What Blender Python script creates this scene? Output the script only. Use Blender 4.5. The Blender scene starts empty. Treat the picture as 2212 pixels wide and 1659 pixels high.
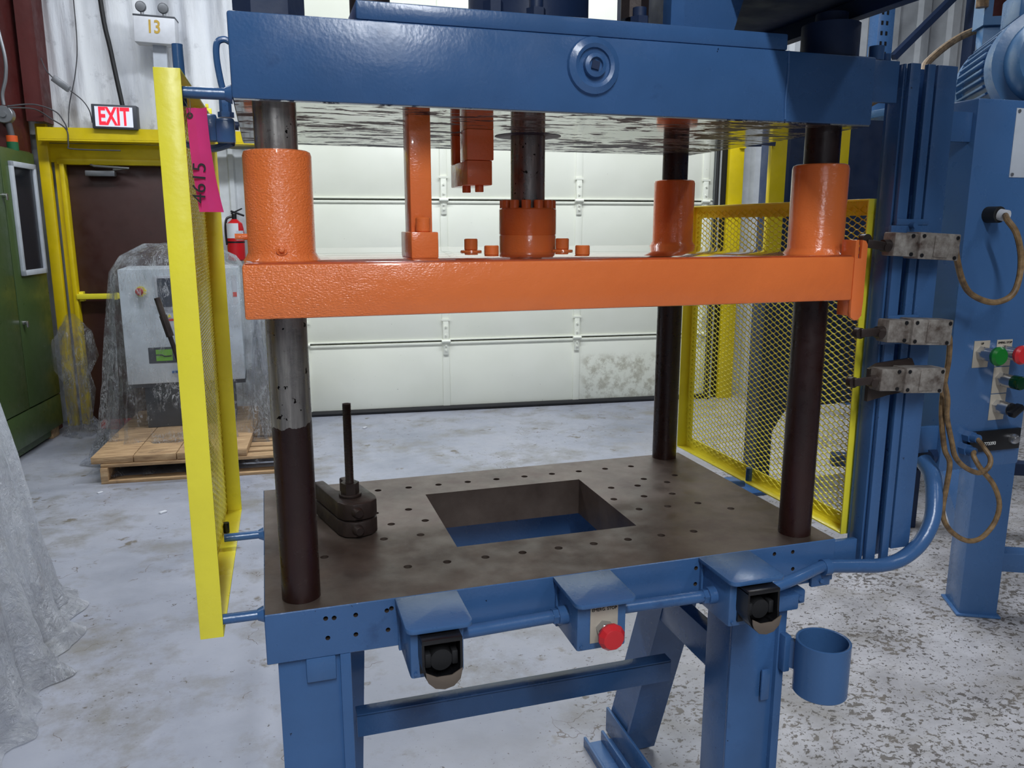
import bpy, bmesh, math, random
from mathutils import Vector, Matrix
random.seed(7)
PI = math.pi
S = bpy.context.scene
C = S.collection
# ------------------------------------------------------------------ camera
cam = bpy.data.cameras.new('camera'); co = bpy.data.objects.new('camera', cam); C.objects.link(co)
cam.sensor_width = 36; cam.lens = 1724.23/2212*36; cam.clip_start = .05
yaw, pitch = .29746, -.1974
fw = Vector((math.sin(yaw)*math.cos(pitch), math.cos(yaw)*math.cos(pitch), math.sin(pitch)))
co.location = (-.0277, -1.3361, 1.5019)
co.rotation_euler = fw.to_track_quat('-Z', 'Y').to_euler()
S.camera = co
# ------------------------------------------------------------------ world, lamps, exposure
S.view_settings.view_transform = 'Standard'; S.view_settings.look = 'None'
S.view_settings.gamma = 1; S.view_settings.use_curve_mapping = False
S.view_settings.exposure = 0.0
w = bpy.data.worlds.new('world'); S.world = w; w.use_nodes = True
w.node_tree.nodes['Background'].inputs[0].default_value = (.62, .7, .85, 1)
w.node_tree.nodes['Background'].inputs[1].default_value = .14
LAMPS = [  # (x, y, z, size x, size y, watts): the strip lamps of the hall, plus one small added lamp
    (-.10, -3.35, 3.9, .2, 2.6, 150), (2.6, -3.0, 4.5, .3, 2.4, 35),
    (.0, -2.3, 2.35, .12, .12, 7),      # small lamp added behind the camera for glints on the paint
    (-.6, 3.1, 4.3, 2.4, .3, 85), (2.2, 3.0, 4.4, 2.4, .3, 125),
    (-3.0, .8, 4.4, .3, 2.4, 45), (5.6, .6, 4.5, .3, 2.4, 34), (3.0, 6, 0, 0, 0, 0)]
for i, (x, y, z, sx, sy, pw) in enumerate(LAMPS):
    if not pw: continue
    l = bpy.data.lights.new('hall_or_added_lamp', 'AREA'); l.shape = 'RECTANGLE'; l.size = sx; l.size_y = sy
    l.energy = pw; l.color = (.90, .95, 1)
    o = bpy.data.objects.new('hall_or_added_lamp', l); o.location = (x, y, z); C.objects.link(o)

# ------------------------------------------------------------------ materials
def srgb(r, g, b):
    f = lambda c: (c/255/12.92 if c/255 <= .04045 else ((c/255+.055)/1.055)**2.4)
    return (f(r), f(g), f(b), 1)
class NT:
    def __init__(s, name):
        s.m = bpy.data.materials.new(name); s.m.use_nodes = True; s.t = s.m.node_tree
        s.b = s.t.nodes['Principled BSDF']; s.out = s.t.nodes['Material Output']
        s.co = s.t.nodes.new('ShaderNodeNewGeometry').outputs['Position']
    def n(s, ty, **kw):
        x = s.t.nodes.new(ty)
        for k, v in kw.items():
            if k.startswith('i_'): x.inputs[k[2:].replace('_', ' ')].default_value = v
            else: setattr(x, k, v)
        return x
    def l(s, a, b): s.t.links.new(a, b)
    def map(s, scale=(1, 1, 1), rot=(0, 0, 0)):
        x = s.n('ShaderNodeMapping'); x.inputs['Scale'].default_value = scale; x.inputs['Rotation'].default_value = rot
        s.l(s.co, x.inputs['Vector']); return x.outputs[0]
    def noise(s, sc, detail=4, rough=.55, vec=None, dist=0):
        x = s.n('ShaderNodeTexNoise'); x.inputs['Scale'].default_value = sc; x.inputs['Detail'].default_value = detail
        x.inputs['Roughness'].default_value = rough; x.inputs['Distortion'].default_value = dist
        s.l(vec if vec is not None else s.co, x.inputs['Vector']); return x.outputs['Fac']
    def ramp(s, fac, stops):
        x = s.n('ShaderNodeValToRGB'); r = x.color_ramp
        while len(r.elements) < len(stops): r.elements.new(.5)
        for e, (p, c) in zip(r.elements, stops): e.position = p; e.color = c if len(c) == 4 else (*c, 1)
        s.l(fac, x.inputs[0]); return x.outputs[0]
    def step(s, fac, a, b): return s.ramp(fac, [(a, (0, 0, 0)), (b, (1, 1, 1))])
    def mix(s, fac, a, b, mode='MIX'):
        x = s.n('ShaderNodeMix', data_type='RGBA', blend_type=mode)
        for v, i in ((fac, 0), (a, 6), (b, 7)):
            if isinstance(v, (int, float, tuple)): x.inputs[i].default_value = v
            else: s.l(v, x.inputs[i])
        return x.outputs[2]
    def math(s, op, a, b=None):
        x = s.n('ShaderNodeMath', operation=op)
        for v, i in ((a, 0), (b, 1)):
            if v is None: continue
            if isinstance(v, (int, float)): x.inputs[i].default_value = v
            else: s.l(v, x.inputs[i])
        return x.outputs[0]
    def col(s, v):
        if isinstance(v, tuple): s.b.inputs['Base Color'].default_value = v
        else: s.l(v, s.b.inputs['Base Color'])
    def val(s, name, v):
        if isinstance(v, (int, float)): s.b.inputs[name].default_value = v
        else: s.l(v, s.b.inputs[name])
    def bump(s, h, strength=.3, dist=.002):
        x = s.n('ShaderNodeBump'); x.inputs['Strength'].default_value = strength; x.inputs['Distance'].default_value = dist
        s.l(h, x.inputs['Height']); s.l(x.outputs[0], s.b.inputs['Normal']); return x
def paint(name, c, rough=.25, bsc=90, bst=.25, dirt=None, dsc=9, dlo=.62, dhi=.75, var=.12, coat=0, chips=None):
    t = NT(name)
    n1 = t.noise(4, 5)
    dark = tuple(x*(1-var*1.6) for x in c[:3])+(1,); lite = tuple(min(1, x*(1+var)) for x in c[:3])+(1,)
    k = t.ramp(n1, [(.3, dark), (.7, lite)])
    if dirt: k = t.mix(t.step(t.noise(dsc, 8, .7), dlo, dhi), k, dirt)
    if chips: k = t.mix(t.step(t.noise(55, 3, .6), .73, .75), k, chips)
    t.col(k); t.val('Roughness', t.ramp(t.noise(14, 4), [(.3, (rough*.8,)*3), (.7, (rough*1.3,)*3)]))
    if coat: t.val('Coat Weight', coat); t.val('Coat Roughness', .08)
    h = t.math('ADD', t.noise(bsc, 3, .5), t.math('MULTIPLY', t.noise(bsc*.22, 2), 1.6))
    t.bump(h, bst, .0022)
    return t.m
def flat(name, c, rough=.5, metal=0, bsc=0, bst=.2, emit=None):
    t = NT(name); t.col(t.ramp(t.noise(12, 4), [(.25, tuple(x*.86 for x in c[:3])), (.75, tuple(min(1, x*1.08) for x in c[:3]))]))
    t.val('Roughness', rough); t.val('Metallic', metal)
    if bsc: t.bump(t.noise(bsc, 3), bst, .001)
    if emit:
        t.b.inputs['Emission Color'].default_value = c; t.val('Emission Strength', emit)
    return t.m
M = {}
M['blue'] = paint('blue_paint', srgb(62, 99, 147), .24, 190, .12, srgb(30, 55, 95), 7, .63, .8, chips=srgb(24, 40, 66))
M['blue2'] = paint('blue_paint_smooth', srgb(64, 102, 150), .28, 130, .12, var=.07)
M['navy'] = paint('navy_paint', srgb(24, 44, 78), .5, 70, .2, srgb(10, 20, 40), 6)
M['teal'] = paint('motor_blue', srgb(72, 116, 160), .3, 60, .15)
M['yellow'] = paint('yellow_paint', srgb(250, 236, 66), .3, 60, .3, srgb(150, 132, 40), 14, .72, .82, var=.06)
M['yellow_wall'] = paint('yellow_wall_paint', srgb(222, 196, 12), .4, 40, .3, srgb(60, 52, 12), 20, .68, .76, var=.1)
M['white_plastic'] = flat('white_plastic', srgb(214, 216, 222), .4)
M['black'] = flat('black_plastic', srgb(22, 22, 25), .35)
M['rubber'] = flat('black_rubber', srgb(30, 30, 32), .6)
M['chrome'] = flat('bright_metal', srgb(190, 190, 192), .22, .9)
M['zinc'] = flat('dull_metal', srgb(140, 142, 146), .4, .7)
M['red'] = flat('red_plastic', srgb(205, 42, 48), .3)
M['redpaint'] = flat('extinguisher_red', srgb(190, 28, 36), .25)
M['green_btn'] = flat('green_plastic', srgb(22, 118, 42), .3)
M['dgreen_btn'] = flat('dark_green_plastic', srgb(6, 48, 26), .12)
M['plate_tan'] = flat('legend_plate', srgb(196, 186, 170), .45, .2)
M['ink'] = flat('black_ink', srgb(14, 14, 18), .6)
M['gold_ink'] = flat('gold_paint', srgb(196, 160, 60), .5)
M['white_ink'] = flat('white_ink', srgb(225, 225, 222), .5)
M['red_ink'] = flat('red_ink', srgb(225, 60, 50), .5)
M['pink'] = flat('pink_card', srgb(255, 84, 165), .65)
M['orange_band'] = flat('orange_band', srgb(210, 84, 30), .5)
M['green_band'] = flat('green_band', srgb(10, 88, 52), .5)
M['grey_sheet'] = flat('grey_sheet', srgb(190, 196, 205), .5)
M['hmi'] = flat('light_grey_enclosure', srgb(214, 222, 228), .4)
M['hmi_dark'] = flat('dark_grey_base', srgb(62, 66, 74), .5)
M['screen'] = flat('dark_screen', srgb(60, 66, 80), .15)
M['logo_green'] = flat('lime_print', srgb(122, 190, 50), .5)
M['cord'] = flat('grey_cord', srgb(70, 70, 74), .6)
M['maroon'] = paint('maroon_steel', srgb(82, 26, 24), .55, 40, .2, srgb(50, 18, 18), 5)
M['door_brown'] = paint('brown_door', srgb(58, 30, 27), .5, 30, .15, srgb(40, 20, 18), 3, var=.1)
M['green'] = paint('green_cabinet_paint', srgb(66, 86, 48), .34, 60, .1, var=.05)
M['worn_lip'] = flat('worn_brown_plastic', srgb(104, 92, 82), .6)
M['glass'] = None
def orange():
    t = NT('orange_paint'); c = srgb(236, 120, 58)
    t.col(t.mix(t.step(t.noise(30, 6, .7), .7, .8), t.ramp(t.noise(3.5, 4), [(.3, srgb(230, 116, 58)), (.7, srgb(240, 128, 66))]), srgb(206, 92, 44)))
    t.val('Roughness', .2); t.val('Coat Weight', .35); t.val('Coat Roughness', .05)
    sep = t.n('ShaderNodeSeparateXYZ'); t.l(t.co, sep.inputs[0])
    rough_end = t.ramp(t.math('ADD', sep.outputs[0], t.math('MULTIPLY', t.noise(12, 4), .25)), [(.16, (1, 1, 1)), (.34, (.16, .16, .16))])
    h = t.math('ADD', t.math('MULTIPLY', t.noise(300, 2, .5, t.map((.8, 1, 1.3))), t.math('ADD', .1, t.math('MULTIPLY', rough_end, .9))), t.math('MULTIPLY', t.noise(34, 2), .9))
    t.bump(h, .9, .0022); return t.m
M['orange'] = orange()
def steel_col():
    t = NT('guide_column_steel')
    sep = t.n('ShaderNodeSeparateXYZ'); t.l(t.co, sep.inputs[0])
    z = sep.outputs[2]
    x = sep.outputs[0]
    wob = t.math('MULTIPLY', t.math('SUBTRACT', t.noise(26, 3, .6, t.map((1, 1, .15))), .5), .05)
    zz = t.math('ADD', z, wob)
    # oily brown film below, bare ground steel above; more film on the right hand and rear columns
    lim = t.math('ADD', 1.178, t.math('MULTIPLY', t.math('GREATER_THAN', x, .8), .6))
    film = t.math('LESS_THAN', zz, lim)
    streak = t.noise(60, 6, .65, t.map((1, 1, .08)))
    base = t.ramp(streak, [(.3, srgb(96, 92, 92)), (.55, srgb(150, 146, 142)), (.75, srgb(190, 186, 178))])
    base = t.mix(t.step(t.noise(45, 6, .7), .6, .72), base, srgb(52, 30, 20))
    base = t.mix(t.step(t.noise(90, 2, .5), .68, .7), base, srgb(16, 12, 12))
    brown = t.ramp(t.noise(12, 5, .6, t.map((1, 1, .3))), [(.3, srgb(24, 12, 12)), (.7, srgb(48, 25, 22))])
    t.col(t.mix(film, base, brown))
    t.val('Metallic', t.math('MULTIPLY', t.math('SUBTRACT', 1, film), .75))
    t.val('Roughness', t.ramp(t.noise(40, 5, .6), [(.35, (.22,)*3), (.65, (.42,)*3)]))
    t.bump(t.math('ADD', t.noise(120, 4, .6), t.noise(35, 2)), .22, .0012); return t.m
M['column'] = steel_col()
def steel_dark(name, a, b, rough=.4, metal=.6, bst=.15, sc=7):
    t = NT(name); n = t.noise(sc, 8, .65)
    k = t.ramp(n, [(.32, a), (.68, b)])
    k = t.mix(t.step(t.noise(2.6, 3), .52, .66), k, t.mix(.5, k, srgb(96, 86, 78)))
    t.col(k); t.val('Metallic', metal); t.val('Roughness', t.ramp(t.noise(16, 6, .6), [(.35, (rough*.75,)*3), (.7, (rough*1.35,)*3)]))
    t.bump(t.noise(200, 3), bst, .0006); return t.m
M['bed'] = steel_dark('bed_steel', srgb(74, 62, 56), srgb(108, 96, 88), .42, .45)
M['dark_iron'] = steel_dark('dark_iron', srgb(34, 28, 28), srgb(66, 54, 50), .5, .4, .5)
M['old_brass'] = steel_dark('worn_aluminium', srgb(84, 70, 62), srgb(172, 166, 158), .5, .3, .5, 38)
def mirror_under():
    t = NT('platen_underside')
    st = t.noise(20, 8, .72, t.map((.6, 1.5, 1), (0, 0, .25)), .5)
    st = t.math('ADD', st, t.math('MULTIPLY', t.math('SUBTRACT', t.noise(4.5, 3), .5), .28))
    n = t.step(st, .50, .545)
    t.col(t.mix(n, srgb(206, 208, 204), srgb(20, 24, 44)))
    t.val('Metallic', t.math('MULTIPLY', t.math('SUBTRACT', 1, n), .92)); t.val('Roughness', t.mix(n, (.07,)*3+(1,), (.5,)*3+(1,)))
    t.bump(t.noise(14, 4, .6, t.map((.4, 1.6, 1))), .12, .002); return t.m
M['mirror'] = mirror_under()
def platen_top():
    t = NT('moving_platen_top')
    t.col(t.ramp(t.noise(16, 6, .7, t.map((.5, 1.6, 1))), [(.42, srgb(196, 84, 40)), (.6, srgb(150, 66, 36))]))
    t.val('Roughness', .13); t.val('Coat Weight', 1.0); t.val('Coat Roughness', .03)
    t.bump(t.noise(25, 5, .6), .12, .001); return t.m
M['orange_top'] = platen_top()
def floor_m():
    t = NT('painted_concrete')
    base = t.ramp(t.noise(.9, 6, .6), [(.3, srgb(132, 136, 148)), (.5, srgb(158, 161, 173)), (.72, srgb(172, 173, 182))])
    base = t.mix(t.step(t.noise(2.2, 8, .72), .49, .64), base, srgb(132, 130, 128))
    base = t.mix(t.step(t.noise(5, 6, .65), .62, .67), base, srgb(116, 110, 102))
    # worn zone on the press side: bare speckled concrete
    sep = t.n('ShaderNodeSeparateXYZ'); t.l(t.co, sep.inputs[0])
    zone = t.math('ADD', t.math('MULTIPLY', sep.outputs[0], .55), t.math('MULTIPLY', sep.outputs[1], -.38))
    zone = t.math('ADD', zone, t.math('MULTIPLY', t.noise(1.6, 4), .9))
    wear = t.step(zone, .32, .95)
    base = t.mix(wear, base, t.ramp(t.noise(5, 6, .6), [(.3, srgb(150, 148, 150)), (.7, srgb(190, 188, 192))]))
    base = t.mix(t.math('MULTIPLY', t.math('MULTIPLY', wear, t.step(t.noise(3.2, 8, .7, t.map((1, 1.6, 1), (0, 0, .9))), .5, .68)), .55), base, srgb(134, 128, 116))
    th = t.math('SUBTRACT', t.math('SUBTRACT', .70, t.math('MULTIPLY', t.step(t.noise(2.0, 5, .65), .44, .6), .085)), t.math('MULTIPLY', wear, .10))
    d = t.math('GREATER_THAN', t.noise(34, 6, .68, t.map((1, 1.3, 1), (0, 0, .5)), .4), th)
    d2 = t.math('GREATER_THAN', t.noise(75, 4, .6), t.math('SUBTRACT', .7, t.math('MULTIPLY', wear, .08)))
    pits = t.math('MAXIMUM', d, d2)
    base = t.mix(t.math('MULTIPLY', pits, .85), base, t.ramp(t.noise(8, 3), [(.35, srgb(64, 58, 52)), (.65, srgb(104, 96, 86))]))
    # wandering cracks
    vo = t.n('ShaderNodeTexVoronoi', feature='DISTANCE_TO_EDGE'); vo.inputs['Scale'].default_value = 1.25
    wv = t.n('ShaderNodeVectorMath', operation='ADD'); t.l(t.co, wv.inputs[0])
    nn = t.n('ShaderNodeTexNoise'); nn.inputs['Scale'].default_value = 2.2; nn.inputs['Detail'].default_value = 5; t.l(t.co, nn.inputs['Vector'])
    sc = t.n('ShaderNodeVectorMath', operation='SCALE'); sc.inputs['Scale'].default_value = 1.5; t.l(nn.outputs['Color'], sc.inputs[0])
    t.l(sc.outputs[0], wv.inputs[1]); t.l(wv.outputs[0], vo.inputs['Vector'])
    cr = t.math('MULTIPLY', t.math('LESS_THAN', vo.outputs['Distance'], .0035), t.math('GREATER_THAN', t.noise(1.1, 4, .7), .52))
    base = t.mix(t.math('MULTIPLY', cr, .75), base, srgb(104, 92, 84))
    t.col(base)
    t.val('Roughness', t.ramp(t.noise(9, 5, .6), [(.3, (.26,)*3), (.7, (.55,)*3)]))
    h = t.math('SUBTRACT', t.math('MULTIPLY', t.noise(18, 5), .8), t.math('ADD', t.math('MULTIPLY', pits, .5), t.math('MULTIPLY', cr, .8)))
    t.bump(h, .35, .004); return t.m
M['floor'] = floor_m()
def door_m():
    t = NT('cream_door_paint')
    sep = t.n('ShaderNodeSeparateXYZ'); t.l(t.co, sep.inputs[0])
    base = t.ramp(t.noise(1.4, 4), [(.3, srgb(236, 238, 222)), (.7, srgb(244, 245, 232))])
    def band(v, lo, hi, soft=.08):
        return t.math('MULTIPLY', t.step(v, lo, lo+soft) if 0 else t.ramp(t.math('DIVIDE', v, 4), [(lo/4, (0, 0, 0)), ((lo+soft)/4, (1, 1, 1))]),
                      t.ramp(t.math('DIVIDE', v, 4), [((hi-soft)/4, (1, 1, 1)), (hi/4, (0, 0, 0))]))
    patch = t.math('MULTIPLY', band(sep.outputs[0], 2.45, 3.6), band(sep.outputs[2], .0, .44, .06))
    patch = t.math('MULTIPLY', patch, t.step(t.noise(11, 8, .72), .46, .6))
    base = t.mix(t.math('MULTIPLY', patch, .55), base, srgb(146, 138, 112))
    base = t.mix(t.math('MULTIPLY', t.step(t.noise(60, 2), .76, .78), .5), base, srgb(120, 118, 100))
    t.col(base); t.val('Roughness', .28)
    t.bump(t.math('ADD', t.math('MULTIPLY', t.noise(2.4, 2, .4), 3), t.math('MULTIPLY', t.noise(6, 1), .5)), .3, .012); return t.m
M['door'] = door_m()
def sheet_m():
    t = NT('insulation_sheet')
    n = t.noise(3, 6, .6, t.map((2.2, 1, .35)))
    k = t.ramp(n, [(.3, srgb(200, 204, 212)), (.6, srgb(226, 228, 232))])
    sep = t.n('ShaderNodeSeparateXYZ'); t.l(t.co, sep.inputs[0])
    k = t.mix(t.math('MULTIPLY', t.step(t.noise(7, 6, .7), .56, .7), .5), k, srgb(120, 122, 130))
    t.col(k); t.val('Roughness', .42); t.bump(t.noise(9, 5, .6, t.map((2.5, 1, .4))), .5, .02); return t.m
M['sheet'] = sheet_m()
M['corrugated'] = flat('white_cladding', srgb(206, 210, 214), .4)
M['wall_dim'] = flat('grey_wall', srgb(120, 122, 128), .7)
M['ceil'] = flat('grey_ceiling', srgb(150, 152, 156), .8)
def wood():
    t = NT('pallet_wood'); k = t.ramp(t.noise(9, 8, .65, t.map((.6, 5, 5))), [(.3, srgb(128, 98, 70)), (.55, srgb(178, 146, 108)), (.75, srgb(204, 176, 138))])
    t.col(t.mix(t.math('MULTIPLY', t.step(t.noise(5, 5, .7), .58, .7), .6), k, srgb(70, 56, 46))); t.val('Roughness', .75)
    t.bump(t.noise(50, 4, .6, t.map((.3, 3, 3))), .4, .002); return t.m
M['wood'] = wood()
def film(name, a, dens, white, bst=1.0, sc=9, fm_=1.2):
    """clear stretch film: mostly see-through, milky in places, glossy, with white creases that also paint in glints"""
    t = NT(name); N = t.t.nodes; 
    tr = N.new('ShaderNodeBsdfTransparent'); tr.inputs[0].default_value = (.97, .98, 1, 1)
    di = N.new('ShaderNodeBsdfDiffuse'); di.inputs[0].default_value = white
    tl = N.new('ShaderNodeBsdfTranslucent'); tl.inputs[0].default_value = white
    gl = N.new('ShaderNodeBsdfGlossy'); gl.inputs[0].default_value = (1, 1, 1, 1); gl.inputs['Roughness'].default_value = .16
    cn = t.noise(sc, 7, .66, t.map((1.3, 1.3, .4)), 1.4)
    ridge = t.math('ABSOLUTE', t.math('SUBTRACT', cn, .5))
    h = t.math('ADD', ridge, t.math('MULTIPLY', t.noise(sc*4, 4, .6, None, 1.5), .3))
    zone = t.step(t.noise(sc*.3, 4, .6), .42, .6)
    crease_glint = t.math('MULTIPLY', t.math('LESS_THAN', ridge, .016), zone)  # white crease lines, doubling as painted glints of the crinkled film
    bp = N.new('ShaderNodeBump'); bp.inputs['Strength'].default_value = bst; bp.inputs['Distance'].default_value = .07
    t.l(h, bp.inputs['Height'])
    for x in (di, gl): t.l(bp.outputs[0], x.inputs['Normal'])
    m0 = N.new('ShaderNodeMixShader'); m0.inputs[0].default_value = .35; t.l(di.outputs[0], m0.inputs[1]); t.l(tl.outputs[0], m0.inputs[2])
    m1 = N.new('ShaderNodeMixShader'); t.l(t.math('MAXIMUM', t.math('MULTIPLY', crease_glint, .75), t.ramp(t.noise(3.2, 6, .65), [(.35, (dens*.45,)*3), (.7, (min(1, dens*1.7),)*3)])), m1.inputs[0])
    t.l(tr.outputs[0], m1.inputs[1]); t.l(m0.outputs[0], m1.inputs[2])
    fr = N.new('ShaderNodeFresnel'); fr.inputs[0].default_value = 1.45; t.l(bp.outputs[0], fr.inputs['Normal'])
    f2 = t.math('MINIMUM', t.math('ADD', t.math('MULTIPLY', t.math('MULTIPLY', fr.outputs[0], fm_), t.math('ADD', .12, t.math('MULTIPLY', zone, .88))), a), .9)
    m2 = N.new('ShaderNodeMixShader'); t.l(f2, m2.inputs[0]); t.l(m1.outputs[0], m2.inputs[1]); t.l(gl.outputs[0], m2.inputs[2])
    t.l(m2.outputs[0], t.out.inputs[0]); return t.m
M['film'] = film('clear_film', .03, .04, srgb(246, 248, 255), 1.0, 16, .8)
M['film_thick'] = film('milky_film', .05, .5, srgb(246, 248, 255), .9, 6, .8)
def exit_m():
    t = NT('lit_sign_face'); t.col(srgb(225, 228, 240)); t.b.inputs['Emission Color'].default_value = srgb(225, 230, 245); t.val('Emission Strength', .3); return t.m
M['exit_face'] = exit_m()
def exit_r():
    t = NT('lit_red_letters'); t.col(srgb(235, 40, 60)); t.b.inputs['Emission Color'].default_value = srgb(240, 30, 55); t.val('Emission Strength', .6); return t.m
M['exit_red'] = exit_r()
def cable_m():
    t = NT('brown_cable'); t.col(t.ramp(t.noise(60, 5, .6), [(.3, srgb(84, 64, 44)), (.6, srgb(140, 112, 76)), (.8, srgb(160, 140, 110))])); t.val('Roughness', .55)
    t.bump(t.noise(150, 3), .4, .001); return t.m
M['cable'] = cable_m()
def glass_m():
    t = NT('cabinet_glass'); t.col(srgb(60, 66, 74)); t.val('Roughness', .12); t.val('Transmission Weight', .65); t.val('Alpha', .75); return t.m
M['glass'] = glass_m()
def relay_m():
    t = NT('panel_interior'); t.col(srgb(92, 90, 84)); t.val('Roughness', .6); return t.m
M['relay'] = relay_m()

# ------------------------------------------------------------------ mesh helpers
class MB:
    def __init__(s, mat=None): s.bm = bmesh.new(); s.mat = mat; s.mi = 0; s.mats = []
    def _fin(s, geom_before, faces=None):
        for f in s.bm.faces:
            if f.index == -1 or f not in geom_before: pass
    def use(s, m):
        if m not in s.mats: s.mats.append(m)
        s.mi = s.mats.index(m); return s
    def _mark(s, fs):
        for f in fs: f.material_index = s.mi
    def box(s, a, b, bev=.0, rot=None, piv=None, seg=2):
        a = Vector(a); b = Vector(b)
        tmp = bmesh.new(); bmesh.ops.create_cube(tmp, size=1)
        c = (a+b)/2; d = b-a
        for v in tmp.verts: v.co = Vector((v.co.x*d.x, v.co.y*d.y, v.co.z*d.z))+c
        if bev > 0: bmesh.ops.bevel(tmp, geom=tmp.edges[:], offset=min(bev, min(abs(x) for x in d)*.45), segments=seg, affect='EDGES', profile=.5)
        if rot is not None:
            p = Vector(piv) if piv is not None else c
            for v in tmp.verts: v.co = rot @ (v.co-p)+p
        s._merge(tmp); return s
    def _merge(s, tmp):
        mp = {}
        for v in tmp.verts: mp[v] = s.bm.verts.new(v.co)
        for f in tmp.faces:
            try: nf = s.bm.faces.new([mp[v] for v in f.verts]); nf.material_index = s.mi
            except ValueError: pass
        tmp.free()
    def cyl(s, p0, p1, r0, r1=None, seg=24, caps=True, bev=0):
        p0 = Vector(p0); p1 = Vector(p1); r1 = r0 if r1 is None else r1
        if bev:
            L = (p1-p0).length; d = (p1-p0)/L
            return s.lathe([(0, 0), (r0-bev, 0), (r0, bev), (r1, L-bev), (r1-bev, L), (0, L)], p0, d, seg)
        d = (p1-p0).normalized(); a = d.orthogonal().normalized(); b = d.cross(a)
        if abs(d.z) > .99: a = Vector((1, 0, 0)); b = d.cross(a)
        rings = []
        for p, r in ((p0, r0), (p1, r1)):
            rings.append([s.bm.verts.new(p+(a*math.cos(t)+b*math.sin(t))*r) for t in (2*PI*i/seg for i in range(seg))])
        fs = [s.bm.faces.new((rings[0][i], rings[0][(i+1) % seg], rings[1][(i+1) % seg], rings[1][i])) for i in range(seg)]
        if caps: fs += [s.bm.faces.new(rings[0][::-1]), s.bm.faces.new(rings[1])]
        s._mark(fs); return s
    def lathe(s, prof, o, d=(0, 0, 1), seg=24, cap=True):
        o = Vector(o); d = Vector(d).normalized()
        a = Vector((1, 0, 0)) if abs(d.z) > .99 else d.orthogonal().normalized(); b = d.cross(a)
        rings = []
        for r, h in prof:
            if r < 1e-6: rings.append([s.bm.verts.new(o+d*h)])
            else: rings.append([s.bm.verts.new(o+d*h+(a*math.cos(2*PI*i/seg)+b*math.sin(2*PI*i/seg))*r) for i in range(seg)])
        fs = []
        for A, B in zip(rings, rings[1:]):
            for i in range(seg):
                j = (i+1) % seg
                if len(A) == 1 and len(B) == 1: continue
                if len(A) == 1: fs.append(s.bm.faces.new((A[0], B[j], B[i])))
                elif len(B) == 1: fs.append(s.bm.faces.new((A[i], A[j], B[0])))
                else: fs.append(s.bm.faces.new((A[i], A[j], B[j], B[i])))
        s._mark(fs); return s
    def tube(s, pts, r, seg=12, smooth=True, sub=6):
        P = [Vector(p) for p in pts]
        if smooth and len(P) > 2:
            Q = []
            for i in range(len(P)-1):
                p0 = P[max(i-1, 0)]; p1 = P[i]; p2 = P[i+1]; p3 = P[min(i+2, len(P)-1)]
                for k in range(sub):
                    t = k/sub
                    Q.append(.5*((2*p1)+(p2-p0)*t+(2*p0-5*p1+4*p2-p3)*t*t+(3*p1-p0-3*p2+p3)*t**3))
            Q.append(P[-1]); P = Q
        rf = r if callable(r) else (lambda u: r)
        up = None; rings = []
        for i, p in enumerate(P):
            d = (P[min(i+1, len(P)-1)]-P[max(i-1, 0)]).normalized()
            if up is None: up = d.orthogonal().normalized()
            up = (up-d*up.dot(d)).normalized(); b = d.cross(up); rr = rf(i/(len(P)-1))
            rings.append([s.bm.verts.new(p+(up*math.cos(2*PI*k/seg)+b*math.sin(2*PI*k/seg))*rr) for k in range(seg)])
        fs = []
        for A, B in zip(rings, rings[1:]):
            fs += [s.bm.faces.new((A[k], A[(k+1) % seg], B[(k+1) % seg], B[k])) for k in range(seg)]
        fs += [s.bm.faces.new(rings[0][::-1]), s.bm.faces.new(rings[-1])]
        s._mark(fs); return s
    def prism(s, pts, axis, lo, hi, bev=0):
        """polygon in the plane normal to axis ('x','y','z'), extruded lo..hi"""
        tmp = bmesh.new()
        f3 = {'x': lambda p, h: (h, p[0], p[1]), 'y': lambda p, h: (p[0], h, p[1]), 'z': lambda p, h: (p[0], p[1], h)}[axis]
        A = [tmp.verts.new(f3(p, lo)) for p in pts]; B = [tmp.verts.new(f3(p, hi)) for p in pts]
        n = len(pts); tmp.faces.new(A[::-1]); tmp.faces.new(B)
        for i in range(n): tmp.faces.new((A[i], A[(i+1) % n], B[(i+1) % n], B[i]))
        bmesh.ops.recalc_face_normals(tmp, faces=tmp.faces[:])
        if bev: bmesh.ops.bevel(tmp, geom=tmp.edges[:], offset=bev, segments=2, affect='EDGES', profile=.5)
        s._merge(tmp); return s
    def hexa(s, p0, p1, r): return s.cyl(p0, p1, r, seg=6)
    def add(s, o): s._merge(o.bm); return s
ORG = {}
def world_of(p): return ORG.get(p.name, Vector((0, 0, 0))) if p else Vector((0, 0, 0))
def link(o, parent, org):
    C.objects.link(o); o.location = org; ORG[o.name] = org
    if parent:
        o.parent = parent; o.matrix_parent_inverse = Matrix.Translation(-world_of(parent))
def build(name, mb, mat=None, parent=None, label=None, cat=None, group=None, kind=None, ang=35, xf=None):
    me = bpy.data.meshes.new(name)
    bm = mb.bm
    if xf is not None: bmesh.ops.transform(bm, matrix=xf, verts=bm.verts[:])
    bmesh.ops.recalc_face_normals(bm, faces=bm.faces[:])
    xs = [v.co for v in bm.verts]
    org = Vector(((min(v.x for v in xs)+max(v.x for v in xs))/2, (min(v.y for v in xs)+max(v.y for v in xs))/2, min(v.z for v in xs)))
    for v in bm.verts: v.co -= org
    bm.to_mesh(me); bm.free()
    for m in (mb.mats or [mat or 'blue']): me.materials.append(M[m])
    me.shade_smooth(); me.set_sharp_from_angle(angle=math.radians(ang))
    o = bpy.data.objects.new(name, me); link(o, parent, org)
    tag(o, label, cat, group, kind); return o
def tag(o, label=None, cat=None, group=None, kind=None):
    for k, v in (('label', label), ('category', cat), ('group', group), ('kind', kind)):
        if v: o[k] = v
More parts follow.
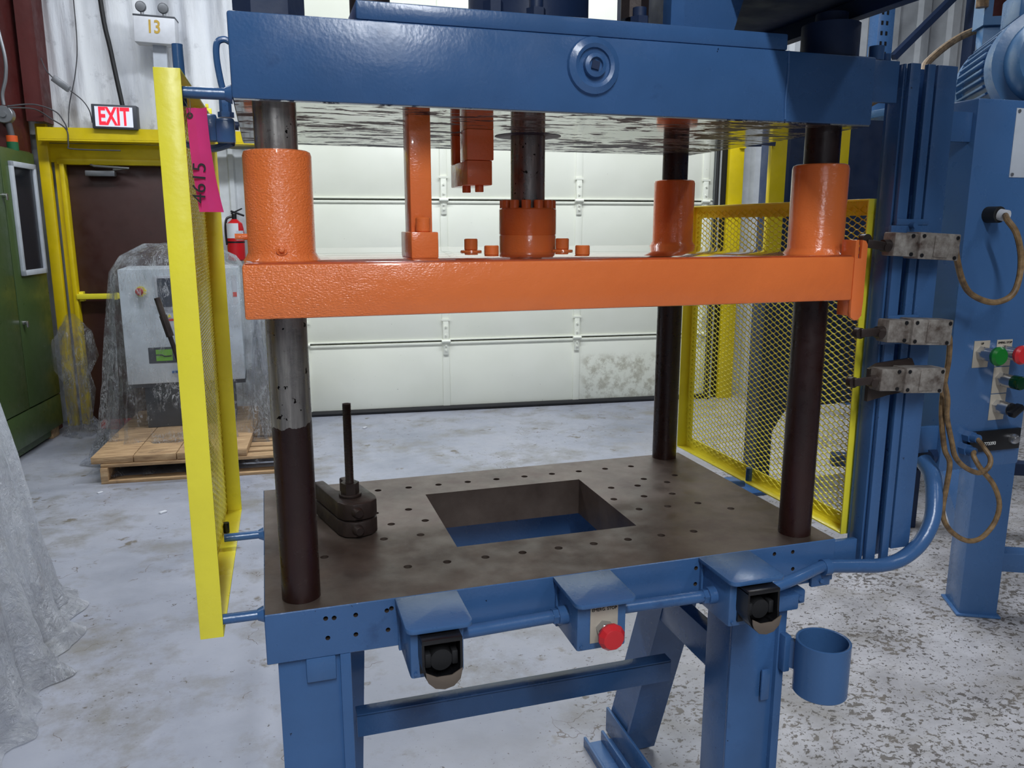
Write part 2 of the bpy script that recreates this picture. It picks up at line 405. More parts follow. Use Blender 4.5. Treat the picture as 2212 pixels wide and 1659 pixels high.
def thing(name, loc, label, cat, group=None):
    o = bpy.data.objects.new(name, None); o.empty_display_size = .1; link(o, None, Vector(loc)); tag(o, label, cat, group); return o
def text(name, s, size, loc, mat, parent, rot=(PI/2, 0, 0), ext=.0006, xf=None, align='CENTER', sx=1, label=None, bold=0):
    cu = bpy.data.curves.new('t', 'FONT'); cu.body = s; cu.size = size; cu.extrude = ext; cu.align_x = align; cu.align_y = 'CENTER'; cu.offset = bold
    ob = bpy.data.objects.new('t', cu); C.objects.link(ob)
    bpy.context.view_layer.update()
    me = bpy.data.meshes.new_from_object(ob.evaluated_get(bpy.context.evaluated_depsgraph_get()))
    bpy.data.objects.remove(ob)
    from mathutils import Euler
    mt = Matrix.Translation(Vector(loc)) @ Euler(rot).to_matrix().to_4x4() @ Matrix.Diagonal((sx, 1, 1, 1))
    if xf is not None: mt = xf @ mt
    me.transform(mt); me.materials.clear(); me.materials.append(M[mat])
    org = Vector((mt @ Vector((0, 0, 0)))); me.transform(Matrix.Translation(-org))
    o = bpy.data.objects.new(name, me); link(o, parent, org)
    if label: o['label'] = label
    return o
def cut(o, cutter_mb):
    cm = bpy.data.meshes.new('c'); bmesh.ops.recalc_face_normals(cutter_mb.bm, faces=cutter_mb.bm.faces[:]); cutter_mb.bm.to_mesh(cm); cutter_mb.bm.free()
    c = bpy.data.objects.new('c', cm); C.objects.link(c)
    md = o.modifiers.new('b', 'BOOLEAN'); md.object = c; md.operation = 'DIFFERENCE'; md.solver = 'EXACT'
    bpy.context.view_layer.update()
    me = bpy.data.meshes.new_from_object(o.evaluated_get(bpy.context.evaluated_depsgraph_get()))
    o.modifiers.clear(); old = o.data; o.data = me; bpy.data.meshes.remove(old); bpy.data.objects.remove(c)
    me.shade_smooth(); me.set_sharp_from_angle(angle=math.radians(35))
def R3(ax, deg): return Matrix.Rotation(math.radians(deg), 3, ax)
# frame of the rear wall: u along it, v its distance, z up
WA = math.atan2(-.0872, .9962)
WX = Matrix.Rotation(WA, 4, 'Z')

# ================================================================== SETTING
build('floor', MB().box((-6, -5, -.1), (8.5, 6.0, 0)), 'floor', kind='structure')
build('ceiling', MB().box((-6, -5, 4.9), (8.5, 6.0, 5.0)), 'ceil', kind='structure')
build('wall_left', MB().box((-6.1, -5, 0), (-6, 6.0, 4.9)), 'wall_dim', kind='structure')
build('wall_right', MB().box((8.5, -5, 0), (8.6, 6.0, 4.9)), 'wall_dim', kind='structure')
build('wall_front', MB().box((-6, -5.1, 0), (8.5, -5, 4.9)), 'wall_dim', kind='structure')
# rear wall: trapezoidal white cladding left and right of the sectional door
def cladding(u0, u1, z0, z1, v, pitch=.2, d=.025):
    m = MB(); u = u0; pts = []
    while u < u1-1e-6:
        e = min(u+pitch, u1)
        for f, dv in ((0, 0), (.55, 0), (.65, -d), (.9, -d)): 
            if u+f*pitch <= e: pts.append((u+f*pitch, v+dv))
        u = e
    pts.append((u1, v)); pts += [(u1, v+.12), (u0, v+.12)]
    return m.prism(pts, 'z', z0, z1)
wb = build('wall_back', MB().box((-5.9, 5.29, 0), (-.47, 5.4, 4.85)).box((-.47, 5.29, 3.4), (3.3, 5.4, 4.85)).box((3.3, 5.29, 0), (8.4, 5.4, 4.85)), 'corrugated', kind='structure', xf=WX)
build('cladding', cladding(-.92, -.43, 0, 2.06, 5.24, .13, .018), 'corrugated', wb, xf=WX)
build('cladding', cladding(3.4, 8.3, 0, 4.8, 5.17, .3, .035), 'corrugated', wb, xf=WX)
# yellow steel frame round the exit door
build('trim_1', MB().box((-1.93, 5.0, 2.085), (-.46, 5.02, 2.165)).box((-1.93, 5.0, 2.075), (-.46, 5.16, 2.088)), 'yellow_wall', kind='structure', xf=WX)
build('trim_2', MB().box((-1.98, 5.12, 0), (-1.91, 5.17, 2.2), .004), 'yellow_wall', kind='structure', xf=WX)
build('trim_3', MB().box((-1.93, 5.16, 1.94), (-.86, 5.2, 2.07), .004).box((-1.87, 5.14, 1.925), (-.86, 5.24, 1.965), .004), 'yellow_wall', kind='structure', xf=WX)
build('trim_4', MB().box((-1.895, 5.17, 0), (-1.855, 5.2, 1.96), .004).box((-1.855, 5.14, 0), (-1.825, 5.22, 1.95), .003), 'yellow_wall', kind='structure', xf=WX)
build('trim_5', MB().box((-.93, 5.14, 0), (-.87, 5.2, 1.95), .004), 'yellow_wall', kind='structure', xf=WX)
dr = build('door_2', MB().box((-1.825, 5.205, .01), (-.93, 5.25, 1.93), .003), 'door_brown', kind='structure', xf=WX)
build('crash_bar', MB().box((-1.83, 5.13, .955), (-.97, 5.17, .995), .006).box((-1.82, 5.16, .94), (-1.79, 5.21, 1.01)).box((-1.57, 5.125, .95), (-1.55, 5.175, 1.0)).box((-1.0, 5.16, .94), (-.97, 5.21, 1.01)), 'yellow', dr, xf=WX)
cl = build('door_closer', MB().box((-1.69, 5.14, 1.845), (-1.49, 5.2, 1.885), .006), 'zinc', dr, xf=WX)
build('closer_arm', MB().tube([(-1.5, 5.16, 1.893), (-1.38, 5.1, 1.9), (-1.62, 5.12, 1.915), (-1.66, 5.16, 1.93)], .008, smooth=False), 'zinc', cl, xf=WX)
# insulation sheet hanging above the exit door
def sheet():
    m = MB(); nu, nz = 110, 60; vs = []
    random.seed(3); ph = [random.uniform(0, 6) for _ in range(8)]
    for j in range(nz+1):
        z = 2.13+j/nz*2.7; row = []
        for i in range(nu+1):
            u = -2.35+i/nu*1.95
            s_ = (z-2.1)
            d = .02*math.sin(u*17+ph[0]+.9*s_)+.014*math.sin(u*33+ph[1]-1.7*s_)+.03*math.sin(u*6+ph[2]+.7*s_)+.006*math.sin(u*70+3*z+ph[3])
            row.append(m.bm.verts.new((u, 5.19+d-.03*math.exp(-((u+1.45)**2)/.02), z)))
        vs.append(row)
    for j in range(nz):
        for i in range(nu): m.bm.faces.new((vs[j][i], vs[j][i+1], vs[j+1][i+1], vs[j+1][i]))
    return m
build('insulation_sheet', sheet(), 'sheet', wb, xf=WX, ang=180)
build('seam_strip', MB().tube([(-1.52, 5.1, 4.6), (-1.47, 5.1, 3.1), (-1.43, 5.1, 2.7), (-1.385, 5.1, 2.33)], lambda t: .016, 8), 'rubber', wb, xf=WX)
# sectional garage door
gd = build('door_1', MB().box((-.47, 5.1, 0), (3.2, 5.14, 3.4)), 'door', kind='structure', xf=WX)
for k in range(6):
    z0 = .02+.5565*k
    m = MB().box((-.46, 5.04, z0+.006), (3.17, 5.10, z0+.5505), .006)
    m.box((-.46, 5.03, z0+.53), (3.17, 5.05, z0+.55), .004)
    if k: m.box((-.46, 5.03, z0+.006), (3.17, 5.05, z0+.018), .003)
    p = build('panel', m, 'door', gd, xf=WX)
    for u in (-.2, .9, 2.0, 3.1):
        st = build('stile', MB().box((u-.028, 5.033, z0+.02), (u+.028, 5.042, z0+.53), .002), 'door', p, xf=WX)
for k in range(1, 6):
    z0 = .02+.5565*k
    for u in (-.2, .9, 2.0, 3.1):
        m = MB().box((u-.022, 5.022, z0-.11), (u+.022, 5.035, z0+.17), .002)
        m.cyl((u-.035, 5.018, z0), (u+.035, 5.018, z0), .014, seg=12).box((u-.035, 5.02, z0+.165), (u+.035, 5.032, z0+.18))
        for dz in (-.07, -.035, .05, .12): m.cyl((u, 5.022, z0+dz), (u, 5.012, z0+dz), .008, seg=8)
        build('hinge', m, 'door', gd, xf=WX)
build('bottom_seal', MB().tube([(-.46, 5.04, .02), (1.5, 5.035, .022), (3.17, 5.04, .02)], .022, 8), 'rubber', gd, xf=WX)
# vertical track, dark reveal and guard post right of the garage door
build('trim_6', MB().cyl((3.185, 5.0, 0), (3.185, 5.0, 3.4), .016, seg=10).box((3.235, 5.06, 0), (3.30, 5.14, 3.4)), 'rubber', kind='structure', xf=WX)
build('trim_7', MB().box((3.205, 5.03, 0), (3.234, 5.12, 3.4), .003), 'corrugated', kind='structure', xf=WX)
bl = 'yellow bollard post standing just right of the garage door'
build('bollard', MB().box((3.29, 5.0, 0), (3.42, 5.05, 2.9), .006).box((3.37, 4.98, 2.12), (3.42, 5.0, 2.19)), 'yellow_wall', xf=WX, label='tall square yellow post right of the cream garage door', cat='post')

# ================================================================== THE PRESS
press = thing('hydraulic_press', (.5, .26, 0), 'large blue four-column press with an orange moving platen, in the foreground', 'press')
# bed plate with machined brown top, blue sides, window and tapped holes
m = MB().use('bed'); m.mats = ['bed', 'blue']; m.mi = 0
m.box((-.0624, -.0562, .78), (1.0588, .605, .87), .0015, seg=1)
bed = build('bed_plate', m, parent=press, label='brown machined steel bed with blue sides')
cu = MB().box((.307, .13, .7), (.70, .46, .95))
holes = [(.197+.0755*i, .0655) for i in range(9)]+[(.203+.0745*i, .523) for i in range(10)]
holes += [(.176, .369), (.251, .371), (.2, .292), (.274, .292), (.173, .214), (.249, .214), (.05, .157), (.948, .42), (.858, .415), (.751, .376), (.82, .372),
          (.723, .298), (.8, .296), (.873, .293), (.75, .22), (.821, .218), (.898, .217), (.902, .375), (.951, .163)]
for x, y in holes: cu.cyl((x, y, .845), (x, y, .9), .0082, seg=14)
for x, z in ((.036, .85), (.05, .849), (.086, .849), (.085, .813), (.038, .814), (.139, .849), (.14, .813), (.914, .855), (.957, .854), (.96, .817), (.147, .852), (.738, .848), (.738, .815)):
    cu.cyl((x, -.03, z), (x, -.1, z), .0042, seg=10)
cut(bed, cu)
for p in bed.data.polygons:
    c = p.center+ORG[bed.name]; n = p.normal
    outer = c.x < -.0605 or c.x > 1.057 or c.y < -.0545 or c.y > .603 or n.z < -.9
    p.material_index = 1 if outer else 0
build('hole_thread', (lambda m: [m.cyl((x, y, .8455), (x, y, .8465), .0075, seg=12) for x, y in holes] and m)(MB()), 'dark_iron', bed, label='dark bottoms of the tapped holes', kind='stuff')
# guide columns
COLS = [(0, 0), (1, 0), (1, .578), (0, .578)]
for i, (x, y) in enumerate(COLS):
    m = MB().lathe([(0, 0), (.0325, 0), (.0325, .81), (0, .81)], (x, y, .8705), seg=48)
    c = build('guide_column', m, 'column', press)
    build('column_nut', MB().hexa((x, y, 1.8005), (x, y, 1.86), .052).cyl((x, y, 1.86), (x, y, 1.9), .03, seg=24) if i != 1 else
          MB().cyl((x, y, 1.8005), (x, y, 1.862), .052, seg=32).cyl((x, y, 1.862), (x, y, 1.882), .029, seg=24), 'navy', press)
# upper platen
up = build('upper_platen', MB().box((-.0595, -.0567, 1.681), (1.0598, .616, 1.801), .004), 'blue', press)
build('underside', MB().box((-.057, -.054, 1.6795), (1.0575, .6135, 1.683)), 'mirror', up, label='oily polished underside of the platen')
build('cap_plate', MB().box((.123, -.0535, 1.8015), (.872, .55, 1.829), .003), 'blue', press)
m = MB().lathe([(0, 0), (.046, 0), (.044, .006), (.034, .010), (.028, .008), (.027, .004), (.019, .003), (.0185, .012), (.012, .014), (.0115, .009), (0, .009)], (.503, -.0567, 1.755), (0, -1, 0), 28)
pf = build('pipe_plug', m, 'blue', up)
build('plug_socket', MB().box((.4965, -.069, 1.7485), (.5095, -.0665, 1.7615), rot=R3('Y', 12)), 'navy', pf, label='dark square socket of the plug')
build('weld_seam', MB().tube([(.872, -.0572, 1.80), (.873, -.058, 1.76), (.871, -.0575, 1.72), (.873, -.0572, 1.685)], .0022, 6), 'blue2', up)
# what stands on the upper platen
build('cylinder_base', MB().box((.40, .12, 1.8295), (.61, .46, 1.86), .003).cyl((.505, .29, 1.86), (.505, .29, 2.35), .12, seg=40), 'navy', press)
for x, y in ((.35, .0), (.62, .02), (.43, .02), (.64, .3)):
    build('cap_screw', MB().hexa((x, y, 1.8295), (x, y, 1.855), .017).cyl((x, y, 1.855), (x, y, 1.87), .012), 'navy', press)
build('pipe_fitting', MB().cyl((.622, .045, 1.8295), (.622, .045, 1.856), .017, seg=6).cyl((.622, .045, 1.856), (.622, .045, 1.90), .026, seg=8).cyl((.622, .045, 1.9), (.622, .045, 2.2), .018), 'dark_iron', press)
build('gusset', MB().prism([(.68, 1.829), (.80, 1.829), (.90, 2.15), (.66, 2.15)], 'y', .015, .03).box((.665, -.01, 1.8295), (.69, .02, 2.15)), 'blue', press)
build('oil_tank', MB().box((.79, -.62, 1.905), (1.06, .5, 2.3), .004).box((1.035, -.62, 1.875), (1.06, .5, 1.91)), 'navy', press, label='dark underside of the oil tank overhanging the platen')
build('sleeve_pipe', MB().cyl((.155, .03, 1.8015), (.155, .03, 2.2), .032, seg=24), 'dark_iron', press, label='grey pipe standing on the platen')
build('frame_post', MB().box((-.045, .06, 1.8015), (.035, .14, 2.4), .002).box((.03, .05, 1.8015), (.036, .15, 2.4)), 'navy', press)
# moving platen
mp = build('moving_platen', MB().box((-.060, -.10, 1.363), (1.012, .66, 1.444), .004), 'orange', press, label='orange moving platen')
build('platen_face', MB().box((-.056, -.096, 1.4405), (1.008, .656, 1.4465), .001), 'orange_top', mp, label='wet-looking orange top face')
for i, (x, y) in enumerate(COLS):
    m = MB().lathe([(.0335, .002), (.060, .0), (.0555, .006), (.052, .013), (.052, .160), (.050, .166), (.046, .168), (.034, .168), (.0335, .163)], (x, y, 1.4455), seg=40)
    if i == 0: m.lathe([(0, 0), (.009, 0), (.009, .004), (.005, .005), (.004, .009), (0, .010)], (-.002, -.051, 1.464), (0, -1, 0), 12)
    if i == 0: m.cyl((-.05, .0, 1.483), (-.07, 0, 1.483), .005, seg=10)
    build('guide_sleeve', m, 'orange', mp)
m = MB().lathe([(.0355, .0), (.0595, .0), (.0595, .032), (.0585, .034), (.0598, .036), (.0598, .086), (.057, .089), (.0365, .089)], (.505, .29, 1.446), seg=40)
fl = build('ram_flange', m, 'orange', mp)
for k in range(12):
    a = 2*PI*k/12+.15; x, y = .505+.049*math.cos(a), .29+.049*math.sin(a)
    build('cap_screw', MB().cyl((x, y, 1.533), (x, y, 1.551), .0098, seg=14, bev=.001), 'orange', mp)
build('ram_recess_shade', MB().lathe([(.037, -.0007), (.068, -.0007), (.068, 0), (.037, 0)], (.505, .29, 1.6795), seg=40), 'navy', up, label='flat dark ring painting the shade of the recess about the ram')  # flat ring; the dark of the hole is put into its colour
for x, y, b in ((.368, .235, 1), (.373, .10, 0), (.537, .06, 0), (.557, .22, 1)):
    m = MB()
    if b: m.lathe([(0, 0), (.022, 0), (.021, .004), (.012, .006), (0, .006)], (x, y, 1.447), Vector((.1, 0, 1)), 14).cyl((x, y, 1.452), (x, y, 1.474), .0135, seg=16, bev=.0015)
    else: m.cyl((x, y, 1.446), (x, y, 1.464), .0135, seg=18, bev=.0015)
    build('plate_bolt', m, 'orange', mp)
m = MB().box((.206, -.035, 1.446), (.268, .03, 1.489), .0025); 
build('bar_block', MB().box((.205, -.012, 1.4465), (.2505, .09, 1.4895), .002), 'orange', mp)
build('block_bolt', MB().cyl((.229, .009, 1.4895), (.229, .009, 1.513), .0125, seg=20, bev=.0015), 'orange', mp)
build('actuator_bar', MB().box((.2125, .03, 1.488), (.2490, .088, 1.681), .0018), 'orange', mp)
m = MB().prism([(1.012, 1.363), (1.012, 1.34), (1.013, 1.331), (1.022, 1.325), (1.03, 1.326), (1.037, 1.334), (1.0385, 1.36), (1.0385, 1.465), (1.034, 1.472), (1.026, 1.474), (1.026, 1.44), (1.012, 1.44)], 'y', -.1, -.092, .001)
m.box((1.013, -.098, 1.333), (1.021, -.06, 1.474), .001)
build('switch_cam', m, 'orange', mp)
# ram
build('ram', MB().cyl((.505, .29, 1.535), (.505, .29, 1.8), .0355, seg=48), 'column', press)
m = MB().box((.333, .20, 1.5775), (.392, .28, 1.622), .002).box((.372, .20, 1.6225), (.420, .255, 1.6795), .001).box((.338, .26, 1.6225), (.352, .285, 1.6795), .001)
m = MB().box((.352, .195, 1.576), (.402, .335, 1.622), .002).box((.352, .193, 1.6225), (.4045, .245, 1.6795), .0015).box((.352, .312, 1.6215), (.368, .335, 1.6795), .0015)
sb = build('stop_block', m, 'orange', press, label='orange slotted stop block under the platen')
for x, y in ((.364, .25), (.381, .215)):
    build('stop_bolt', MB().cyl((x, y, 1.5635), (x, y, 1.577), .0085, seg=14, bev=.001), 'orange', sb)
# legs
def chan_leg(x0, x1, name='leg'):
    m = MB().box((x0, -.045, .012), (x1-.012, -.037, .78), .001)
    m.box((x1-.018, -.056, .012), (x1, .05, .78), .001).box((x0, -.037, .012), (x0+.008, .05, .78), .001)
    m.box((x0-.02, -.07, 0), (x1+.02, .09, .014), .002)
    return m
build('leg', chan_leg(-.045, .075), 'blue', press)
lr = chan_leg(.835, .955); lr.box((.905, -.056, .53), (.925, -.05, .60), .004)
build('leg', lr, 'blue', press)
for x0 in (.045, .885):
    m = MB().prism([(.26, .78), (.36, .78), (.655, .012), (.535, .012)], 'x', x0, x0+.085)
    m.prism([(.25, .78), (.26, .78), (.535, .012), (.525, .012)], 'x', x0-.006, x0+.091)
    build('leg', m, 'blue', press)
    build('foot_rail', MB().box((x0-.10, -.09, 0), (x0+.03, .60, .008), .001).box((x0-.10, -.09, 0.008), (x0-.092, .60, .03), .001).box((x0-.045, -.09, 0.008), (x0-.037, .60, .04), .001).box((x0-.012, .0, 0.008), (x0-.004, .64, .085), .001), 'blue', press)
    build('side_rail', MB().box((x0-.005, -.037, .515), (x0+.03, .345, .60), .002), 'blue', press)
build('cross_rail', MB().box((.11, .285, .380), (.885, .293, .434), .001).box((.11, .285, .429), (.885, .32, .436), .001), 'blue', press)
build('leg_pad', MB().box((0, -.056, .735), (.05, -.046, .78), .003), 'blue2', press)
build('rear_beam', MB().box((-.02, .575, .62), (1.02, .59, .779), .002).box((-.02, .55, .62), (1.02, .576, .632)), 'blue', press)
# front operator boxes, conduit
def cover(x0, x1, y0):
    r = .014; pts = [(x0, -.056), (x1, -.056), (x1, y0+r)]
    pts += [(x1-r+r*math.cos(a), y0+r-r*math.sin(a)) for a in (PI*k/8 for k in range(1, 4))]+[(x1-r, y0), (x0+r, y0)]
    pts += [(x0+r-r*math.sin(a), y0+r-r*math.cos(a)) for a in (PI*k/8 for k in range(1, 4))]+[(x0, y0+r)]
    return MB().prism(pts, 'z', .862, .870, .0012)
for i, (x0, x1) in enumerate(((.153, .263), (.443, .556), (.742, .855))):
    bx = build('operator_box', MB().box((x0+.008, -.157, .772), (x1-.012, -.0565, .8615), .005).box((x0+.004, -.064, .775), (x0+.009, -.0565, .868)), 'blue2', press)
    build('cover_plate', cover(x0, x1, -.178), 'blue2', bx)
    for dx, dz in ((.016, .782), (x1-x0-.02, .782)):
        build('screw', MB().cyl((x0+dx, -.157, dz), (x0+dx, -.160, dz), .003, seg=10), 'blue', bx)
    if i != 1:
        pb = build('touch_button', MB().use('black').cyl((0, 0, 0), (0, 0, .001), .001) if 0 else None or (lambda m: m)(MB()).box((x0+.03, -.196, .777), (x0+.085, -.157, .858), .01), 'black', bx) if 0 else None
        xc = (x0+x1)/2-.001; zc = .818
        outer = MB()
        # ring guard: hooded U-shaped shell
        n = 16; prof = []
        for k in range(n+1):
            a = PI+PI*k/n; prof.append((xc+.033*math.cos(a), zc-.004+.036*math.sin(a)))
        prof = [(xc-.033, zc+.036)]+prof+[(xc+.033, zc+.036)]
        inn = [(xc+(p[0]-xc)*.88, zc+(p[1]-zc)*.88 if p[1] < zc+.03 else p[1]) for p in prof]
        for k in range(len(prof)-1):
            a, b, c, d = prof[k], prof[k+1], inn[k+1], inn[k]
            vv = []
            for yy0, q in ((-.157, (a, b, c, d)),):
                A = [outer.bm.verts.new((p[0], yy0, p[1])) for p in q]
                dep = lambda p: -.157-(.036+.012*max(0, (zc-p[1])/.036))
                B = [outer.bm.verts.new((p[0], dep(p), p[1])) for p in q]
                outer.bm.faces.new(A); outer.bm.faces.new(B)
                for e in range(4): outer.bm.faces.new((A[e], A[(e+1) % 4], B[(e+1) % 4], B[e]))
        outer.box((xc-.033, -.195, zc+.032), (xc+.033, -.157, zc+.040), .002).box((xc-.031, -.162, zc-.034), (xc+.031, -.157, zc+.034))
        bmesh.ops.remove_doubles(outer.bm, verts=outer.bm.verts[:], dist=1e-5)
        lp = MB()
        tb = build('touch_button', outer, 'black', bx, label='black hooded touch button')
        q = MB(); q.cyl((xc, -.160, zc-.002), (xc, -.184, zc-.002), .020, .018, seg=24).box((xc-.027, -.186, zc-.012), (xc-.017, -.17, zc+.012), .002).box((xc+.017, -.186, zc-.012), (xc+.027, -.17, zc+.012), .002)
        build('button_core', q, 'rubber', tb)
        lip = MB(); k0 = [(xc+(p[0]-xc)*.99, p[1]) for p in prof[3:-3]]
        lip.prism([(p[0], zc-.038+((p[0]-xc)/.033)**2*.022) for p in k0]+[(p[0], zc-.022-.002) for p in k0[::-1]], 'y', -.207, -.200) if 0 else None
        build('worn_lip', MB().prism([(xc-.029, zc-.018), (xc-.026, zc-.026), (xc-.015, zc-.037), (xc, zc-.0405), (xc+.015, zc-.037), (xc+.026, zc-.026), (xc+.030, zc-.008), (xc+.012, zc-.018), (xc-.012, zc-.018), (xc-.030, zc-.008)], 'y', -.2075, -.204, .0006), 'worn_lip', tb, label='worn brown lip of the button guard')
    else:
        xc, zc = .505, .8115
        build('legend_plate', MB().box((xc-.03, -.1585, .786), (xc+.022, -.157, .856), .0005), 'plate_tan', bx)
        text('legend_text', 'EMERG. STOP', .0078, (xc-.004, -.1588, .848), 'ink', bx)
        eb = build('emergency_stop', MB().use('chrome').cyl((xc-.004, -.157, zc), (xc-.004, -.172, zc), .016, seg=6).cyl((xc-.004, -.172, zc), (xc-.004, -.184, zc), .0135, seg=20), parent=bx, label='chrome collar of the emergency stop')
        build('mushroom_head', MB().lathe([(0, 0), (.019, 0), (.0235, .006), (.0245, .012), (.0185, .021), (.0175, .0215), (0, .0222)], (xc-.004, -.180, zc), (0, -1, 0), 12), 'red', eb, ang=20, label='red twelve-sided mushroom push button')
for a, b, z0, z1 in ((.262, .448, .814, .819), (.552, .748, .816, .814)):
    m = MB().cyl((a-.01, -.105, z0), (b+.002, -.105, z1), .0115, seg=18).cyl((b-.014, -.105, z1), (b+.004, -.105, z1), .0165, seg=18).cyl((b-.024, -.105, z1), (b-.014, -.105, z1), .014, seg=6)
    m.cyl((a-.01, -.065, z0-.02), (b, -.065, z1-.02), .009, seg=14)
    build('conduit', m, 'blue', press)
build('conduit', MB().tube([(.842, -.12, .815), (.90, -.115, .822), (.95, -.10, .824), (1.01, -.075, .822), (1.03, -.07, .820)], .0115, 14).cyl((1.02, -.07, .818), (1.036, -.07, .818), .0165, seg=16), 'blue', press)
build('flexible_conduit', MB().tube([(1.03, -.07, .820), (1.10, -.07, .811), (1.164, -.07, .804), (1.215, -.072, .812), (1.262, -.07, .840), (1.297, -.06, .882), (1.318, -.04, .925), (1.337, -.01, .965), (1.35, .03, .985)], lambda t: .0135+.005*t, 16, sub=8), 'blue', press)
build('pipe_clip', MB().box((1.00, -.066, .775), (1.045, -.057, .803), .002).cyl((1.022, -.066, .788), (1.022, -.071, .788), .005, seg=8), 'blue', press)
build('junction_box', MB().box((.89, -.09, .745), (.955, -.02, .779), .004).box((.955, -.07, .745), (.985, -.02, .775), .004).cyl((.97, -.07, .76), (.97, -.076, .76), .006, seg=8), 'blue', press)
# cup holder ring
m = MB().lathe([(.0, .002), (.055, .0), (.0575, .003), (.0575, .118), (.0535, .118), (.052, .014), (0, .012)], (1.01, -.03, .575), seg=48)
m = MB().lathe([(0, 0), (.0515, 0), (.053, .002), (.053, .112), (.0505, .113), (.0475, .112), (.0475, .008), (0, .008)], (1.0, -.115, .572), seg=48)
cp = build('tool_cup', m, 'blue2', press, label='open blue tube cup welded to the right leg')
build('cup_bracket', MB().box((.94, -.075, .60), (.956, -.055, .68), .003).prism([(.95, -.07), (.962, -.09), (.972, -.08), (.955, -.055)], 'z', .61, .67), 'blue', cp)
# switch post
build('post_bracket', MB().box((1.0588, -.045, .80), (1.1225, -.033, .858), .001), 'blue', press)
build('post_bracket', MB().box((1.0598, -.045, 1.725), (1.1225, -.033, 1.799), .001).cyl((1.08, -.03, 1.80), (1.08, -.03, 1.825), .014).cyl((1.11, -.02, 1.80), (1.11, -.02, 1.815), .01), 'blue', press)
sp = MB().box((1.1225, -.048, .80), (1.128, -.012, 1.795), .001)
sp.box((1.128, -.058, .80), (1.152, -.048, 1.795), .0015).box((1.168, -.058, .80), (1.186, -.048, 1.795), .0015)
sp.box((1.193, -.056, .83), (1.24, -.046, 1.795), .0015).box((1.235, -.046, .83), (1.24, .0, 1.795)).box((1.1225, -.012, .80), (1.21, -.006, 1.795))
sp_x = Matrix.Translation((.008, 0, 0))
build('slotted_post', sp, 'blue', press, label='blue slotted post carrying the limit switches', xf=sp_x)
for z in (1.50, 1.315):
    build('switch_plate', MB().box((1.118, -.066, z-.045), (1.205, -.0585, z+.0), .0015).box((1.13, -.066, z-.0), (1.205, -.0585, z+.012), .0015).cyl((1.163, -.066, z-.0), (1.163, -.078, z-.0), .0055, seg=14), 'blue', press)
for i, (z, tilt) in enumerate(((1.462, 0), (1.298, 0), (1.203, 0))):
    rot = R3('Y', 3) 
    m = MB().use('old_brass')
    X0 = 1.098+(0, .004, -.002)[i]
    m.box((X0, -.10, z-.022), (X0+.055, -.068, z+.022), .003).box((X0+.052, -.106, z-.025), (X0+.148, -.068, z+.025), .002).box((X0+.086, -.108, z-.02), (X0+.12, -.106, z+.02), .001)
    for dx, dz in ((.060, .018), (.06, -.018), (.14, .018), (.138, -.02), (.04, .017), (.04, -.017)):
        m.use('black').cyl((X0+dx, -.106 if dx > .05 else -.1, z+dz), (X0+dx, -.1075 if dx > .05 else -.102, z+dz), .0038, seg=10)
    m.use('old_brass').cyl((X0+.148, -.085, z), (X0+.16, -.085, z-.002), .009, seg=12)
    for v in m.bm.verts: v.co = rot @ (v.co-Vector((X0+.07, -.08, z)))+Vector((X0+.07, -.08, z))
    ls = build('limit_switch', m, parent=press, label=('topmost', 'middle', 'lowest')[i]+' worn grey limit switch on the post')
    m = MB().cyl((X0+.002, -.085, z+.001), (X0-.014, -.085, z+.001), .011, seg=14).box((X0-.055, -.094, z-.006), (X0-.006, -.088, z+.010), .003, rot=R3('Y', 8 if i == 0 else -3)).cyl((X0-.01, -.096, z-.003), (X0-.01, -.08, z-.003), .008, seg=12)
    lv = build('roller_lever', m, 'dark_iron', ls)
    zr = z+.012 if i == 0 else z+.0
    build('roller', MB().cyl((X0-.052, -.088, zr), (X0-.052, -.076, zr), .0105, seg=18), 'dark_iron', lv)
    if i == 2:
        build('backing_plate', MB().prism([(X0, z-.045), (X0+.05, z-.035), (X0+.10, z-.03), (X0+.11, z+.02), (X0+.10, z+.037), (X0+.02, z+.03), (X0-.0, z+.02)], 'y', -.0675, -.059), 'dark_iron', ls)
# guard rods
for p0, p1 in (((-.14, -.045, .868), (-.0625, -.045, .868)), ((-.14, .32, .868), (-.0625, .32, .868)), ((-.14, -.03, 1.690), (-.0596, -.03, 1.690)),
               ((1.0589, .37, .85), (1.119, .37, .846))):
    d = Vector(p1)-Vector(p0)
    m = MB().cyl(p0, p1, .0085, seg=16)
    q = Vector(p1) if p0[0] < 0 else Vector(p0)
    m.lathe([(.014, 0), (.0095, .010)], q, (-1, 0, 0) if p0[0] < 0 else (1, 0, 0), 14)
    build('guard_rod', m, 'blue', press)
build('guard_rod', MB().tube([(-.10, .32, 1.69), (-.07, .32, 1.685), (-.0596, .32, 1.684)], .008), 'navy', press)
# small pipe loop and fittings on the left end of the platen
m = MB().tube([(-.0596, .03, 1.775), (-.068, .03, 1.778), (-.078, .03, 1.772), (-.080, .03, 1.75), (-.076, .03, 1.715), (-.072, .03, 1.70)], .005, 10)
m.cyl((-.072, .03, 1.70), (-.072, .03, 1.665), .009, seg=6).cyl((-.072, .03, 1.672), (-.072, .03, 1.664), .012, seg=6).box((-.088, .015, 1.625), (-.06, .045, 1.662), .004).box((-.108, .02, 1.628), (-.086, .045, 1.668), .003)
m.tube([(-.065, .03, 1.627), (-.09, .05, 1.62), (-.12, .12, 1.625), (-.15, .2, 1.64)], .006, 10)
build('air_line', m, 'blue', press)
build('guide_pin', MB().cyl((-.148, .2, 1.70), (-.148, .2, 1.80), .009, seg=14), 'blue', press)

